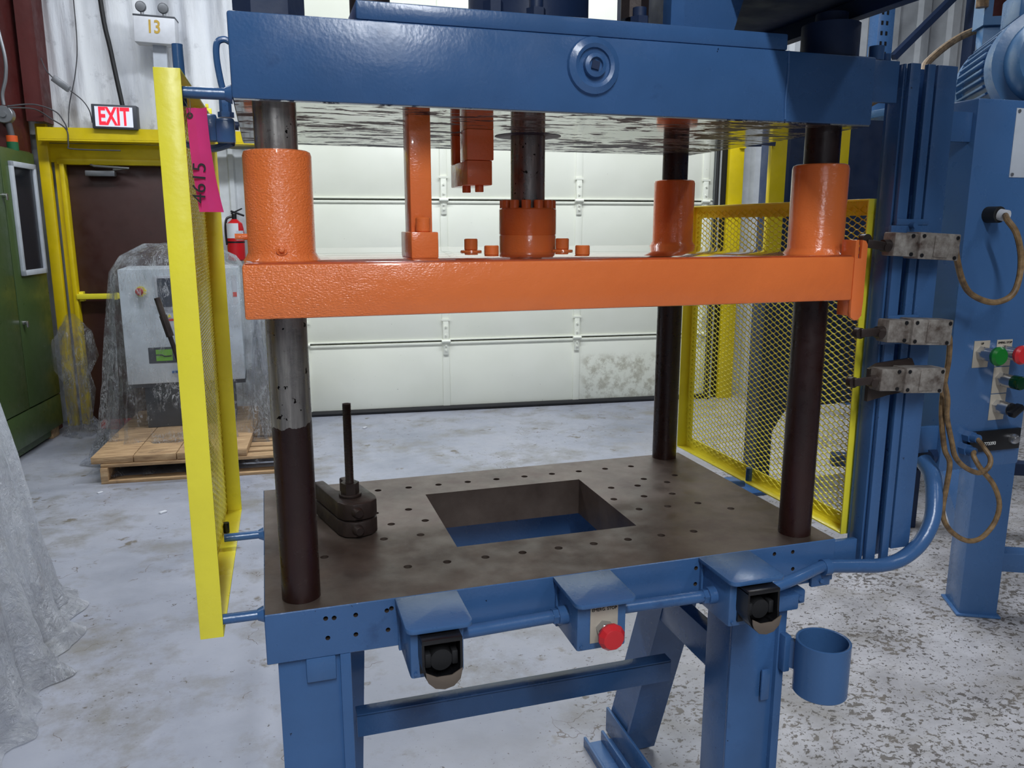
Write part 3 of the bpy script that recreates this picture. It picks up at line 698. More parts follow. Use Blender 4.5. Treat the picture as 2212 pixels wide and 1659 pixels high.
# ================================================================== safety guards
def guard(xm, sgn, y0, y1, z0, z1, w, label, rot=0):
    """tray of angle iron round expanded metal; xm = mesh plane, sgn = side the flanges point to"""
    t = thing('safety_guard', (xm, (y0+y1)/2, z0), label, 'guard', None)
    th = .0035; a, b = sorted((xm, xm+sgn*w))
    xr = Matrix.Translation((xm, y0, 0)) @ Matrix.Rotation(math.radians(rot), 4, 'Z') @ Matrix.Translation((-xm, -y0, 0))
    fx0, fx1 = sorted((xm, xm+sgn*th))
    build('upright', MB().box((a, y0, z0), (b, y0+th, z1), .0008).box((fx0, y0+th, z0), (fx1, y0+w, z1)), 'yellow', t, xf=xr)
    build('upright', MB().box((a, y1-th, z0+.001), (b, y1, z1-.001), .0008).box((fx0, y1-w, z0+.001), (fx1, y1-th, z1-.001)), 'yellow', t, xf=xr)
    build('rail', MB().box((a, y0+th, z0), (b, y1-th, z0+th), .0008).box((fx0, y0+w, z0+th), (fx1, y1-w, z0+w)), 'yellow', t, xf=xr)
    build('rail', MB().box((a, y0+th, z1-th), (b, y1-th, z1), .0008).box((fx0, y0+w, z1-w), (fx1, y1-w, z1-th)), 'yellow', t, xf=xr)
    # expanded metal, strand by strand
    LW, SW = .031, .0135; bm = bmesh.new(); tw = .0012; xs = xm+sgn*.0055
    ny = int((y1-y0-w*.7)/(LW/2)); nz = int((z1-z0-w*.7)/(SW/2)); oy = (y0+y1)/2-ny*LW/4; oz = (z0+z1)/2-nz*SW/4
    for k in range(nz):
        prev = None
        for j in range(ny+1):
            for f in (0, 1):     # knuckle: flat spot at every node gives the rounded diamond
                if (j == 0 and f == 0) or (j == ny and f == 1): continue
                y = oy+j*LW/2+(-.0028 if f == 0 else .0028)
                z = oz+(k+((j+k) % 2))*SW/2
                x = xs+sgn*(.0012 if (j+k) % 2 else -.0012)
                ring = [bm.verts.new((x-.0007, y, z-tw)), bm.verts.new((x+.0007, y, z-tw+.0006)), bm.verts.new((x+.0007, y, z+tw)), bm.verts.new((x-.0007, y, z+tw-.0006))]
                if prev:
                    for e in range(4): bm.faces.new((prev[e], prev[(e+1) % 4], ring[(e+1) % 4], ring[e]))
                prev = ring
    m = MB(); m.bm.free(); m.bm = bm
    build('expanded_mesh', m, 'yellow', t, kind='stuff', xf=xr)
    return t
gl = guard(-.162, 1, -.06, .55, .845, 1.718, .036, 'tall yellow mesh guard on the left of the press, carrying the pink tag', -1.3)
build('rod_end', MB().cyl((-.140, .40, .85), (-.140, .40, .872), .0065, seg=12), 'black', gl)
gr = guard(1.152, -1, .002, .725, .85, 1.5515, .032, 'yellow mesh guard on the right of the press behind the switches')
build('rod_end', MB().cyl((1.134, .37, .853), (1.134, .37, .888), .008, seg=12), 'blue', gr)
# pink tag
def tagmesh():
    m = MB(); n = 14; prev = None
    for i in range(n+1):
        s_ = i/n; z = 1.668-.148*s_; dx = .008*s_*s_*1.2
        row = []
        for x, y in ((-.124, -.034), (-.112, -.038), (-.105, -.034), (-.0965, -.026)):
            row.append(m.bm.verts.new((x+dx*(1+ (x+.124)*30)*.8, y-.004*math.sin(s_*3), z+(.003 if x > -.1 else 0)*(1-s_))))
        if prev:
            for k in range(3): m.bm.faces.new((prev[k], prev[k+1], row[k+1], row[k]))
        prev = row
    g = bmesh.ops.solidify(m.bm, geom=m.bm.faces[:], thickness=.0005)
    return m
tg = build('paper_tag', tagmesh(), 'pink', label='bright pink card tag marked 4615 hanging on the left yellow guard', cat='tag')
build('eyelet', MB().lathe([(.0018, 0), (.0045, .0), (.0045, .0008), (.0018, .0008)], (-.1195, -.0372, 1.657), (0, -1, 0), 16), 'dark_iron', tg)
build('wire', MB().tube([(-.119, -.0385, 1.657), (-.122, -.042, 1.67), (-.128, -.03, 1.684), (-.121, -.03, 1.688), (-.118, -.037, 1.672), (-.1195, -.0375, 1.657)], .0005, 6), 'chrome', tg)
text('handwriting', '4615', .026, (-.1125, -.0425, 1.562), 'ink', tg, rot=(PI/2, -PI/2+.08, 0), sx=1.15, label='black handwritten number')

# ================================================================== clamp on the bed
ck = thing('strap_clamp', (.11, .30, .8705), 'dark iron forked clamps with an upright threaded stud, on the press bed', 'clamp')
ang = math.atan2(.235-.41, .135-.088)
Rz = Matrix.Rotation(ang, 4, 'Z')
def fork(z0, z1):
    # nose towards local +x
    pts = [(-.10, .042), (-.10, .018), (-.02, .016), (.0, .0), (-.02, -.016), (-.10, -.018), (-.10, -.042), (.055, -.042), (.075, -.036), (.088, -.018), (.09, .0), (.088, .018), (.075, .036), (.055, .042)]
    m = MB().prism(pts, 'z', z0, z1, .004); return m
XC = Matrix.Translation((.112, .318, 0)) @ Rz
for z0, z1 in ((.8725, .906), (.9085, .945)):
    f = build('fork', fork(z0, z1), 'dark_iron', ck, xf=XC)
    m = MB().cyl((.085, -.012, (z0+z1)/2), (.100, -.012, (z0+z1)/2), .012, .0095, seg=16, bev=.0015)
    build('pin', m, 'dark_iron', f, xf=XC)
st = MB()
prof = [(0, 0)]
for k in range(64): prof += [(.0078, .0+k*.0031), (.0092, .0015+k*.0031)]
prof += [(0, 64*.0031)]
st.lathe(prof, (.1155, .288, .945), seg=14)
build('threaded_stud', st, 'dark_iron', ck, ang=60)
build('hex_nut', MB().hexa((.1155, .288, .951), (.1155, .288, .974), .019), 'dark_iron', ck)
build('washer', MB().cyl((.1155, .288, .9455), (.1155, .288, .951), .0235, seg=24, bev=.001), 'dark_iron', ck)

# ================================================================== control box
cb = thing('control_box', (1.51, .12, .955), 'tall blue electrical box with buttons and a counter, hung beside the switch post', 'control box')
build('enclosure', MB().box((1.395, .03, .955), (1.626, .25, 1.757), .004), 'blue2', cb)
for z in (1.03, 1.70):
    build('hanger', MB().box((1.30, .04, z-.03), (1.395, .052, z+.03), .002).cyl((1.245, .06, z), (1.32, .06, z), .022, seg=20), 'blue', cb)
def rosette(x, z, name, kind, col, lab, txt=None):
    p = build('legend_plate', MB().box((x-.022, .0285, z-.032), (x+.022, .030, z+.028), .0004), 'plate_tan', cb)
    if txt: text('legend_text', txt, .0065, (x, .0281, z+.0215), 'ink', p)
    c = build('collar', MB().use('chrome').cyl((x, .030, z), (x, .018, z), .0165, seg=6).cyl((x, .018, z), (x, -.006, z), .015, seg=24), parent=p)
    b = MB()
    if kind == 'mush': b.lathe([(0, 0), (.014, 0), (.020, .005), (.0215, .012), (.017, .018), (0, .019)], (x, -.006, z), (0, -1, 0), 28)
    elif kind == 'btn': b.lathe([(0, 0), (.0155, 0), (.0155, .018), (.0135, .021), (0, .0215)], (x, -.006, z), (0, -1, 0), 28)
    else: b.cyl((x, -.006, z), (x, -.012, z), .014, seg=24).box((x-.017, -.028, z-.0075), (x+.017, -.010, z+.0075), .003, rot=R3('Y', -35))
    o = build(name, b, col, p, label=lab); return o
rosette(1.477, 1.222, 'push_button', 'mush', 'green_btn', 'bright green mushroom button', 'UP')
rosette(1.541, 1.222, 'push_button', 'mush', 'red', 'red mushroom button', 'EMERG. STOP')
rosette(1.541, 1.160, 'push_button', 'btn', 'dgreen_btn', 'dark green round push button')
rosette(1.541, 1.098, 'selector_switch', 'sel', 'black', 'black selector knob')
ct = build('counter', MB().box((1.468, .022, .995), (1.614, .030, 1.043), .001), 'black', cb, label='black pulse counter with white digits')
text('counter_digits', '773393', .0105, (1.525, .0214, 1.013), 'white_ink', ct, rot=(PI/2, .0, 0), sx=1.1)
build('reset_knob', MB().lathe([(0, 0), (.012, 0), (.012, .008), (.008, .014), (0, .015)], (1.590, .022, 1.020), (0, -1, 0), 16), 'chrome', ct)
for x, z in ((1.462, 1.035), (1.455, 1.006)):
    build('cable_gland', MB().cyl((x, .03, z), (x, .012, z), .014, seg=6).cyl((x, .012, z), (x, -.004, z), .010, seg=16), 'blue', cb)
build('cable_gland', MB().use('rubber').cyl((1.452, .03, 1.522), (1.452, .0, 1.522), .017, seg=16).use('white_plastic').cyl((1.452, .0, 1.522), (1.455, -.016, 1.519), .012, seg=16), parent=cb)
build('cable_gland', MB().cyl((1.352, .04, .955), (1.352, .04, .99), .026, seg=16) if 0 else MB().cyl((1.37, .05, .985), (1.40, .06, .99), .024, seg=16), 'navy', cb)
pl_ = build('notice_plate', MB().box((1.497, .0285, 1.60), (1.62, .030, 1.741), .0005), 'grey_sheet', cb, label='white notice plate held by screws')
build('red_mark', MB().box((1.522, .0278, 1.715), (1.60, .0284, 1.727)), 'red_ink', pl_)
for x, z in ((1.503, 1.735), (1.503, 1.606)): build('screw', MB().cyl((x, .0285, z), (x, .026, z), .0035, seg=10), 'zinc', pl_)
# cables
def cable(pts, r, label):
    return build('cable', MB().tube(pts, r, 10), 'cable', label=label, cat='cable')
cable([(1.257, -.085, 1.463), (1.279, -.07, 1.435), (1.321, -.05, 1.388), (1.361, -.04, 1.359), (1.412, -.045, 1.343), (1.453, -.05, 1.357), (1.468, -.05, 1.395), (1.464, -.05, 1.442), (1.445, -.05, 1.485), (1.43, -.04, 1.51), (1.445, -.02, 1.520)], .0062, 'brown cable looping from the topmost limit switch to the box gland')
cable([(1.255, -.085, 1.298), (1.277, -.075, 1.276), (1.296, -.06, 1.228), (1.301, -.05, 1.169), (1.302, -.052, 1.11), (1.321, -.05, 1.038), (1.333, -.056, 1.007), (1.338, -.05, .955), (1.334, -.05, .903), (1.344, -.05, .871), (1.373, -.05, .841), (1.414, -.05, .82), (1.452, -.05, .823), (1.484, -.05, .855), (1.491, -.05, .897), (1.473, -.045, .942), (1.449, -.03, .976), (1.442, -.015, 1.0), (1.454, -.003, 1.006)], .0055, 'brown cable from the middle limit switch, hanging in the lowest loop')
cable([(1.255, -.085, 1.202), (1.272, -.08, 1.185), (1.294, -.07, 1.15), (1.304, -.064, 1.11), (1.324, -.063, 1.058), (1.342, -.06, 1.021), (1.377, -.055, .993), (1.417, -.055, .977), (1.447, -.05, .985), (1.455, -.045, 1.004), (1.452, -.03, 1.022), (1.461, -.003, 1.034)], .0055, 'brown cable from the lowest limit switch, making the small loop over the counter')

# ================================================================== second machine (blue frame leg, motor)
A2 = math.radians(-27.1)
m0 = Matrix.Translation((2.493, .915, 0)) @ Matrix.Rotation(A2, 4, 'Z')   # local x = along its front, local y = depth
m2 = thing('hydraulic_unit', (2.9, 1.3, 0), 'blue steel machine frame with an electric motor, behind the control box', 'machine')
build('leg', MB().box((0, 0, .008), (.136, .154, 1.45), .004), 'blue2', m2, xf=m0)
build('base_plate', MB().box((-.012, -.012, 0), (.148, .166, .010), .003), 'blue2', m2, xf=m0)
build('lower_rail', MB().box((.137, .03, .18), (1.3, .11, .255), .003), 'blue2', m2, xf=m0)
build('brace', MB().prism([(.155, .07), (.155, .16), (1.1, .78), (1.1, .69)], 'x', .03, .10) if 0 else MB().prism([(.155, .20), (.155, .30), (.95, .80), (.95, .70)], 'x', .03, .10), 'blue2', m2, xf=m0)
build('rear_rail', MB().box((-.3, .95, .30), (1.3, 1.02, .36), .003), 'navy', m2, xf=m0)
build('rear_leg', MB().box((.0, .95, .0), (.12, 1.07, 1.45), .004), 'navy', m2, xf=m0)
build('side_rail', MB().box((.137, .03, .93), (1.3, .11, 1.03), .003), 'blue2', m2, xf=m0)
build('deck', MB().box((-.36, -.78, 1.69), (1.3, .2, 1.765), .004), 'navy', m2, xf=m0)
build('top_frame', MB().box((0, 0, 1.45), (.136, .154, 1.69), .004), 'navy', m2, xf=m0)
# motor: axis points to the camera's left, finned body with end bell
mx = Matrix.Translation((2.03, .43, 1.93)) @ Matrix.Rotation(math.radians(57), 4, 'Z')
mo = MB().lathe([(0, -.17), (.05, -.168), (.06, -.15), (.105, -.14), (.115, -.12), (.118, -.05), (.145, -.045), (.145, .03), (.125, .035), (.125, .36), (.14, .365), (.14, .40), (.10, .42), (.04, .43), (.03, .5)], (0, 0, 0), (1, 0, 0), 40)
motor = build('motor', mo, 'teal', m2, xf=mx)
for k in range(40):
    a = 2*PI*k/40
    r = Matrix.Rotation(a, 4, 'X')
    f = MB().box((.055, -.003, .122), (.35, .003, .145), .001)
    build('fin', f, 'teal', motor, xf=mx @ r)
for k in range(6):
    a = 2*PI*k/6+.3
    build('bolt', MB().hexa((-.135, .088*math.cos(a), .088*math.sin(a)), (-.155, .088*math.cos(a), .088*math.sin(a)), .011), 'teal', motor, xf=mx)
build('terminal_box', MB().box((.08, -.06, .14), (.26, .06, .22), .006), 'teal', motor, xf=mx)
build('name_plate', MB().box((.12, -.134, -.07), (.19, -.128, -.02), .001, ), 'plate_tan', motor, xf=mx)
build('pump_housing', MB().cyl((-.18, 0, -.02), (-.06, 0, -.02), .055, .09, seg=24).cyl((-.24, 0, -.02), (-.18, 0, -.02), .04, seg=24), 'teal', m2, xf=mx) if 0 else build('motor_mount', MB().box((0, -.12, -.16), (.36, .12, -.125), .003).box((.04, -.1, -.135), (.1, .1, -.10)).box((.25, -.1, -.135), (.31, .1, -.10)), 'teal', m2, xf=mx)
m = MB()
for x, y, r, h in ((1.62, .50, .022, .06), (1.70, .55, .03, .05), (1.78, .55, .028, .09), (1.83, .55, .014, .075)):
    m.cyl((x, y, 1.80), (x, y, 1.80+h), r, r*.8, seg=12).cyl((x, y, 1.80+h), (x, y, 1.80+h+.02), r*.6, seg=6)
m.box((1.6, .45, 1.79), (2.0, .62, 1.81), .003)
build('valve_block', m, 'teal', m2)
build('cable_holder', MB().box((-.02, .35, 1.80), (.5, .42, 2.24), .003).box((-.03, .33, 2.24), (.35, .44, 2.27)).box((-.03, .33, 2.27), (.0, .44, 2.40)).box((.09, .33, 2.27), (.13, .44, 2.40)), 'teal', m2, xf=m0)
cable([(3.0, 1.6, 2.75), (2.78, 1.35, 2.70), (2.64, 1.25, 2.6), (2.60, 1.22, 2.45), (2.60, 1.22, 2.3)], .022, 'thick grey cable arching down into the holder above the motor')
cable([(1.85, .9, 1.93), (2.0, .95, 1.965), (2.2, 1.05, 1.985), (2.4, 1.25, 2.1), (2.7, 1.35, 2.25), (3.0, 1.3, 2.3)], .014, 'thin brown cable running behind and over the motor')

# ================================================================== third machine seen through the right guard
m3 = thing('rear_press', (2.95, 2.75, 0), 'dark blue press with yellow guard strips, standing behind the right mesh guard', 'press')
build('post', MB().box((2.585, 2.45, 0), (2.686, 2.57, 2.08), .004), 'navy', m3)
build('body', MB().prism([(2.686, 2.08), (2.686, .30), (2.75, .40), (2.80, .47), (3.62, .47), (3.62, 2.08)], 'y', 2.48, 2.62), 'navy', m3)
build('foot_plate', MB().box((2.46, 2.36, 0), (2.76, 2.66, .02), .003), 'blue', m3)
build('guard_strip', MB().box((2.535, 2.40, 1.15), (2.63, 2.43, 2.08), .003), 'yellow_wall', m3)  # both strips: darker yellow puts shade into the colour of the guard paint
build('guard_strip', MB().box((2.90, 2.40, 1.15), (3.02, 2.43, 2.08), .003), 'yellow_wall', m3)
# handle light thing on pole between
hl = MB().cyl((2.40, 2.44, 1.92), (2.47, 2.40, 1.925), .022, .028, seg=18).cyl((2.47, 2.40, 1.925), (2.53, 2.37, 1.93), .02, .032, seg=18).box((2.44, 2.43, 1.93), (2.60, 2.46, 1.99), .004)
build('work_lamp', hl, 'navy', m3)
# wires poking out beside the post
cable([(2.05, 1.2, 1.90), (2.15, 1.2, 1.95), (2.3, 1.2, 2.02)], .012, 'short brown cable end seen between the platen and the switch post')
# ================================================================== rack at upper right
rk = thing('pallet_rack', (4.7, 4.2, 0), 'blue perforated pallet rack upright with a diagonal strut, far upper right', 'rack')
m = MB().box((4.62, 4.15, 0), (4.77, 4.25, 4.2), .002)
ru = build('upright', m, 'blue2', rk)
for k in range(14):
    for x in (4.655, 4.70): build('slot', MB().box((x-.008, 4.1485, 2.72+k*.075), (x+.012, 4.1497, 2.75+k*.075)), 'black', ru)
build('strut', MB().cyl((4.79, 4.15, 2.79), (5.9, 4.05, 3.85), .035, seg=4), 'navy', rk)
build('upright', MB().box((5.55, 4.15, 0), (5.70, 4.25, 4.2), .002), 'navy', rk)
rc = MB().box((6.15, 4.3, 0), (6.75, 4.6, 4.7), .004)
build('steel_column', rc, 'maroon', label='dark red steel column behind the motor at the right edge', cat='column')

# ================================================================== left background
rcol = MB().box((-2.62, 4.98, 0), (-1.98, 5.0, 4.8)).box((-2.30, 4.72, 0), (-2.285, 4.98, 4.8)) if 0 else MB().box((-2.75, 4.70, 0), (-2.01, 4.72, 4.85)).box((-1.98, 4.98, 2.2), (-1.87, 5.0, 4.85)).box((-2.03, 4.72, 0), (-2.01, 5.1, 4.85)).box((-1.885, 4.98, 2.2), (-1.87, 5.2, 4.85))
sc_ = build('steel_column', rcol, 'maroon', xf=WX, label='dark red steel column in the corner left of the exit door', cat='column')
# conduit and round box on it
cd = thing('wall_conduit', (-1.62, 4.7, 2.1), 'grey conduit running down the red column into a round junction box', 'conduit')
build('pipe', MB().tube([(-2.045, 4.66, 4.2), (-2.03, 4.66, 3.1), (-1.985, 4.66, 2.75), (-1.96, 4.66, 2.55), (-1.97, 4.66, 2.43), (-2.0, 4.66, 2.33), (-2.0, 4.66, 2.26)], .011, 10), 'zinc', cd, xf=WX)
build('round_box', MB().cyl((-2.0, 4.69, 2.20), (-2.0, 4.63, 2.20), .055, seg=24, bev=.004).cyl((-2.0, 4.63, 2.2), (-2.0, 4.62, 2.2), .02, seg=12), 'zinc', cd, xf=WX)
build('banded_sleeve', MB().use('orange_band').cyl((-1.975, 4.66, 2.07), (-1.975, 4.66, 2.03), .033, seg=16).use('green_band').cyl((-1.975, 4.66, 2.03), (-1.975, 4.66, 1.9), .034, seg=16).use('cord').cyl((-1.985, 4.66, 2.15), (-1.975, 4.66, 2.07), .02, seg=12), parent=cd, xf=WX, label='orange and green banded sleeve')
cw = thing('switch_cord', (-1.75, 5.0, 2.4), 'thin black cords hanging above the exit door with a small grey box', 'cord')
build('cord', MB().tube([(-1.86, 5.02, 2.62), (-1.83, 5.0, 2.54), (-1.79, 5.0, 2.49)], .004, 6), 'cord', cw, xf=WX)
build('cord', MB().tube([(-1.69, 5.0, 2.41), (-1.62, 5.0, 2.35), (-1.58, 5.0, 2.28), (-1.57, 5.0, 2.2)], .004, 6), 'cord', cw, xf=WX)
build('inline_box', MB().box((-1.80, 4.97, 2.43), (-1.68, 5.01, 2.475), .005, rot=R3('Y', 38)), 'zinc', cw, xf=WX)
build('cord', MB().tube([(-1.97, 4.63, 2.25), (-1.9, 4.9, 2.30), (-1.80, 5.0, 2.27), (-1.75, 5.0, 2.20), (-1.735, 5.0, 2.15)], .005, 6), 'cord', cw, xf=WX)
build('cord', MB().tube([(-1.97, 4.63, 2.24), (-1.9, 4.9, 2.27), (-1.83, 5.0, 2.22), (-1.74, 5.0, 2.15), (-1.735, 4.99, 2.05), (-1.71, 4.99, 2.02), (-1.4, 4.99, 2.015)], .005, 6), 'cord', cw, xf=WX)
build('cord', MB().tube([(-1.735, 5.03, 2.16), (-1.72, 5.05, 2.32), (-1.66, 5.06, 2.55), (-1.63, 5.06, 2.8), (-1.63, 5.06, 3.4)], .004, 6), 'cord', cw, xf=WX)
# exit sign
ex = thing('exit_sign', (-1.4, 5.0, 2.17), 'white EXIT sign with red letters in a dark frame over the brown door', 'sign')
RE = Matrix.Translation((-1.415, 5.0, 2.24)) @ Matrix.Rotation(math.radians(1.0), 4, 'Y')
XE = WX @ RE
build('housing', MB().box((-.147, -.03, -.082), (.147, .05, .082), .005), 'hmi_dark', ex, xf=XE)
build('face', MB().box((-.125, -.033, -.067), (.12, -.029, .067)), 'exit_face', ex, xf=XE)
text('letters', 'EXIT', .165, (-.003, -.0345, -.003), 'exit_red', ex, xf=XE, sx=.60, bold=.005)
# emergency light unit
el = thing('emergency_light', (-1.1, 5.1, 2.77), 'emergency light box marked 13 with two lamp heads, high on the wall', 'light')
XL = WX @ Matrix.Translation((-1.105, 5.02, 2.83)) @ Matrix.Rotation(math.radians(2), 4, 'Y')
build('case', MB().box((-.135, -.05, -.09), (.135, .09, .085), .006), 'white_plastic', el, xf=XL)
text('number', '13', .12, (-.005, -.0515, .012), 'gold_ink', el, xf=XL, sx=.8, bold=.0025)
build('top_lid', MB().box((-.137, -.052, .080), (.137, .09, .092), .002), 'hmi_dark', el, xf=XL)
for x in (-.085, .06):
    build('lamp_head', MB().use('zinc').cyl((x, .0, .09), (x, 0, .13), .012, seg=10).lathe([(0, .03), (.02, .03), (.036, .0), (.036, -.015), (.03, -.022), (0, -.026)], (x-.005, 0, .15), (0, 1, .1), 20), parent=el, xf=XL)
build('mount_strip', MB().box((-.03, .02, -.5), (.06, .05, -.09)), 'grey_sheet', el, xf=XL)
# switch box and extinguisher
wsx = build('light_switch', MB().box((-.815, 5.0, 2.10), (-.76, 5.03, 2.19), .004).box((-.80, 4.99, 2.155), (-.775, 5.0, 2.17), .002), 'white_plastic', xf=WX, label='small white switch box on the yellow beam', cat='switch')
build('warning_padlock', MB().box((-.83, 5.0, 2.26), (-.77, 5.02, 2.32), .004).box((-.81, 5.0, 2.32), (-.79, 5.02, 2.35), .002), 'yellow', xf=WX, label='tiny yellow tag box on the wall above the white switch', cat='tag')
fe = thing('fire_extinguisher', (-.2, 5.15, 1.25), 'red fire extinguisher with a white label hung on the wall beside the garage door', 'fire extinguisher')
build('cylinder', MB().lathe([(0, 0), (.05, 0), (.062, .01), (.064, .03), (.064, .24), (.055, .28), (.03, .30), (.02, .31), (0, .31)], (-.675, 5.10, 1.23), seg=28), 'redpaint', fe, xf=WX)
build('valve_head', MB().cyl((-.675, 5.1, 1.54), (-.675, 5.1, 1.58), .018, seg=12).box((-.70, 5.085, 1.575), (-.60, 5.115, 1.59), .003, rot=R3('Y', 20)).box((-.70, 5.085, 1.595), (-.61, 5.115, 1.605), .003, rot=R3('Y', -25)).tube([(-.69, 5.1, 1.56), (-.73, 5.09, 1.54), (-.74, 5.08, 1.46), (-.735, 5.07, 1.35)], .009, 8), 'black', fe, xf=WX)
m = MB()
for (za, zb, a0, a1, mt) in ((1.40, 1.51, -1.35, .2, 'white_plastic'), (1.385, 1.455, -.1, .9, 'grey_sheet')):
    m.use(mt); pr = None
    for k in range(9):
        a = -PI/2+a0+(a1-a0)*k/8 + .3
        r_ = [m.bm.verts.new((-.675+.0648*math.cos(a), 5.10+.0648*math.sin(a), z)) for z in (za, zb)]
        if pr: f = m.bm.faces.new((pr[0], r_[0], r_[1], pr[1])); f.material_index = m.mi
        pr = r_
build('paper_label', m, parent=fe, xf=WX)
build('band', MB().lathe([(.0655, 0), (.0655, .012)], (-.675, 5.10, 1.365), seg=28), 'black', fe, xf=WX)
build('hang_bracket', MB().box((-.80, 5.17, 1.30), (-.73, 5.21, 1.55), .004), 'white_plastic', fe, xf=WX)

# green cabinet: front faces +X
XG = Matrix.Translation((-1.60, 4.30, 0)) @ Matrix.Rotation(-math.atan2(.08, .562), 4, 'Z')     # local y runs along its front
gc = thing('electrical_cabinet', (-2.0, 4.0, 0), 'green electrical cabinet with a framed window, at the left edge', 'cabinet')
build('body', MB().box((-.62, -1.4, .08), (-.02, .74, 1.985), .004), 'green', gc, xf=XG)
build('plinth', MB().box((-.60, -1.38, .02), (-.04, .70, .08)).box((-.02, -1.4, .08), (-.004, .74, .30), .002), 'green', gc, xf=XG)
build('foot_block', MB().box((-.2, .60, 0), (-.03, .72, .085), .003), 'wood', gc, xf=XG)
for y0, y1 in ((-1.39, -.30), (-.29, .22), (.235, .735)):
    d = build('cabinet_door', MB().box((-.02, y0, .31), (.0, y1, 1.975), .003), 'green', gc, xf=XG)
    if y0 > 0: dw = d
y0, y1, z0, z1 = .325, .70, 1.17, 1.90
wf = MB().box((0, y0, z0), (.022, y0+.035, z1), .004).box((0, y1-.035, z0), (.022, y1, z1), .004).box((0, y0, z0), (.022, y1, z0+.035), .004).box((0, y0, z1-.035), (.022, y1, z1), .004)
build('window_frame', wf, 'grey_sheet', dw, xf=XG)
build('window_pane', MB().box((.004, y0+.03, z0+.03), (.008, y1-.03, z1-.03)), 'glass', dw, xf=XG)
build('interior', MB().use('relay').box((.0005, y0+.03, z0+.03), (.0025, y1-.03, z1-.03)).use('hmi_dark').box((.0025, y0+.05, z0+.3), (.0035, y1-.12, z0+.34)).box((.0025, y0+.05, z0+.42), (.0035, y1-.12, z0+.46)).box((.0025, y1-.10, z0+.05), (.0035, y1-.05, z1-.05)), parent=dw, xf=XG, label='relays seen through the window')
for y, z in ((.275, .87), (.2, 1.68)):
    build('door_latch', MB().cyl((0, y, z), (.025, y, z), .014, seg=12).box((.02, y-.012, z-.03), (.03, y+.012, z+.012), .003), 'chrome', gc, xf=XG)

# ------------------------------------------------------------------ wrapped control console on pallets
def deck_pallet(x0, x1, y0, y1, z0, nb, name, lab, rotz=0, solid=False):
    t = thing(name, ((x0+x1)/2, (y0+y1)/2, z0), lab, 'pallet')
    pv = Matrix.Translation(((x0+x1)/2, (y0+y1)/2, 0)) @ Matrix.Rotation(rotz, 4, 'Z') @ Matrix.Translation((-(x0+x1)/2, -(y0+y1)/2, 0))
    w_ = (y1-y0)/nb
    for k in range(nb):
        g = .002 if solid else .018
        build('board', MB().box((x0, y0+k*w_+g, z0+.095), (x1, y0+(k+1)*w_-g, z0+.115), .002), 'wood', t, xf=pv)
    for k in range(3):
        x = x0+(x1-x0-.04)*k/2
        build('stringer', MB().box((x, y0, z0+.018), (x+.04, y1, z0+.095), .002), 'wood', t, xf=pv)
    for y in (y0, (y0+y1)/2-.05, y1-.1):
        build('bottom_board', MB().box((x0, y, z0), (x1, y+.1, z0+.018), .002), 'wood', t, xf=pv)
    return t
deck_pallet(-.98, .12, 3.62, 4.72, 0, 9, 'pallet', 'slatted wooden pallet on the floor under the wrapped console', -.08)
sk = thing('skid', (-.6, 4.2, .116), 'grimy plank skid on top of the pallet, under the wrapped console', 'skid')
XK = Matrix.Translation((-.6, 4.2, 0)) @ Matrix.Rotation(-.08, 4, 'Z') @ Matrix.Translation((.6, -4.2, 0))
for x0, x1 in ((-1.03, -.80), (-.795, -.56), (-.555, -.36), (-.355, -.155)):
    build('plank', MB().box((x0, 3.66, .117), (x1, 4.9, .158), .003), 'wood', sk, xf=XK)
hm = thing('control_console', (-.57, 4.45, .16), 'light grey console with screen and red stop button, wrapped in film on a pallet', 'console')
build('cabinet', MB().box((-.93, 4.30, .47), (-.20, 4.75, 1.22), .006), 'hmi', hm)
build('base', MB().box((-.84, 4.36, .16), (-.28, 4.72, .47), .004).box((-.93, 4.33, .44), (-.2, 4.75, .468)), 'hmi_dark', hm)
build('screen', MB().use('white_plastic').box((-.715, 4.290, .955), (-.42, 4.30, 1.175), .002).use('screen').box((-.70, 4.286, .975), (-.44, 4.291, 1.16)), parent=hm, label='dark touch screen')
sb_ = build('stop_button', MB().use('yellow').cyl((-.80, 4.30, 1.078), (-.80, 4.288, 1.078), .033, seg=20).use('red').lathe([(0, 0), (.015, 0), (.024, .008), (.024, .016), (.018, .022), (0, .024)], (-.808, 4.286, 1.078), (0, -1, 0), 20), parent=hm, label='red stop button on a yellow disc')
wl = build('warning_label', MB().use('white_plastic').box((-.665, 4.2985, .83), (-.50, 4.2995, .955)).use('yellow').prism([(-.655, .905), (-.632, .905), (-.6435, .93)], 'y', 4.296, 4.298).use('red_ink').box((-.66, 4.297, .882), (-.51, 4.298, .895)), parent=hm)
lg = build('name_panel', MB().use('hmi_dark').box((-.79, 4.298, .605), (-.46, 4.2995, .71)), parent=hm)
build('green_field', MB().use('logo_green').box((-.745, 4.2965, .62), (-.645, 4.2975, .695)).box((-.60, 4.2965, .62), (-.48, 4.2975, .64)).use('ink').tube([(-.745, 4.296, .66), (-.71, 4.296, .66), (-.69, 4.296, .65), (-.65, 4.296, .652)], .004, 6).use('white_ink').box((-.60, 4.2965, .655), (-.59, 4.2975, .695)).box((-.575, 4.2965, .655), (-.565, 4.2975, .695)), parent=lg, label='green and white print on the dark panel')
build('socket', MB().use('black').box((-.59, 4.28, .50), (-.52, 4.2995, .57), .003).use('blue2').box((-.655, 4.29, .535), (-.59, 4.2995, .55)), parent=hm)
build('side_trim', MB().use('white_plastic').box((-.245, 4.2985, .98), (-.215, 4.2995, 1.17)).use('red_ink').box((-.242, 4.297, 1.03), (-.218, 4.298, 1.06)), parent=hm)
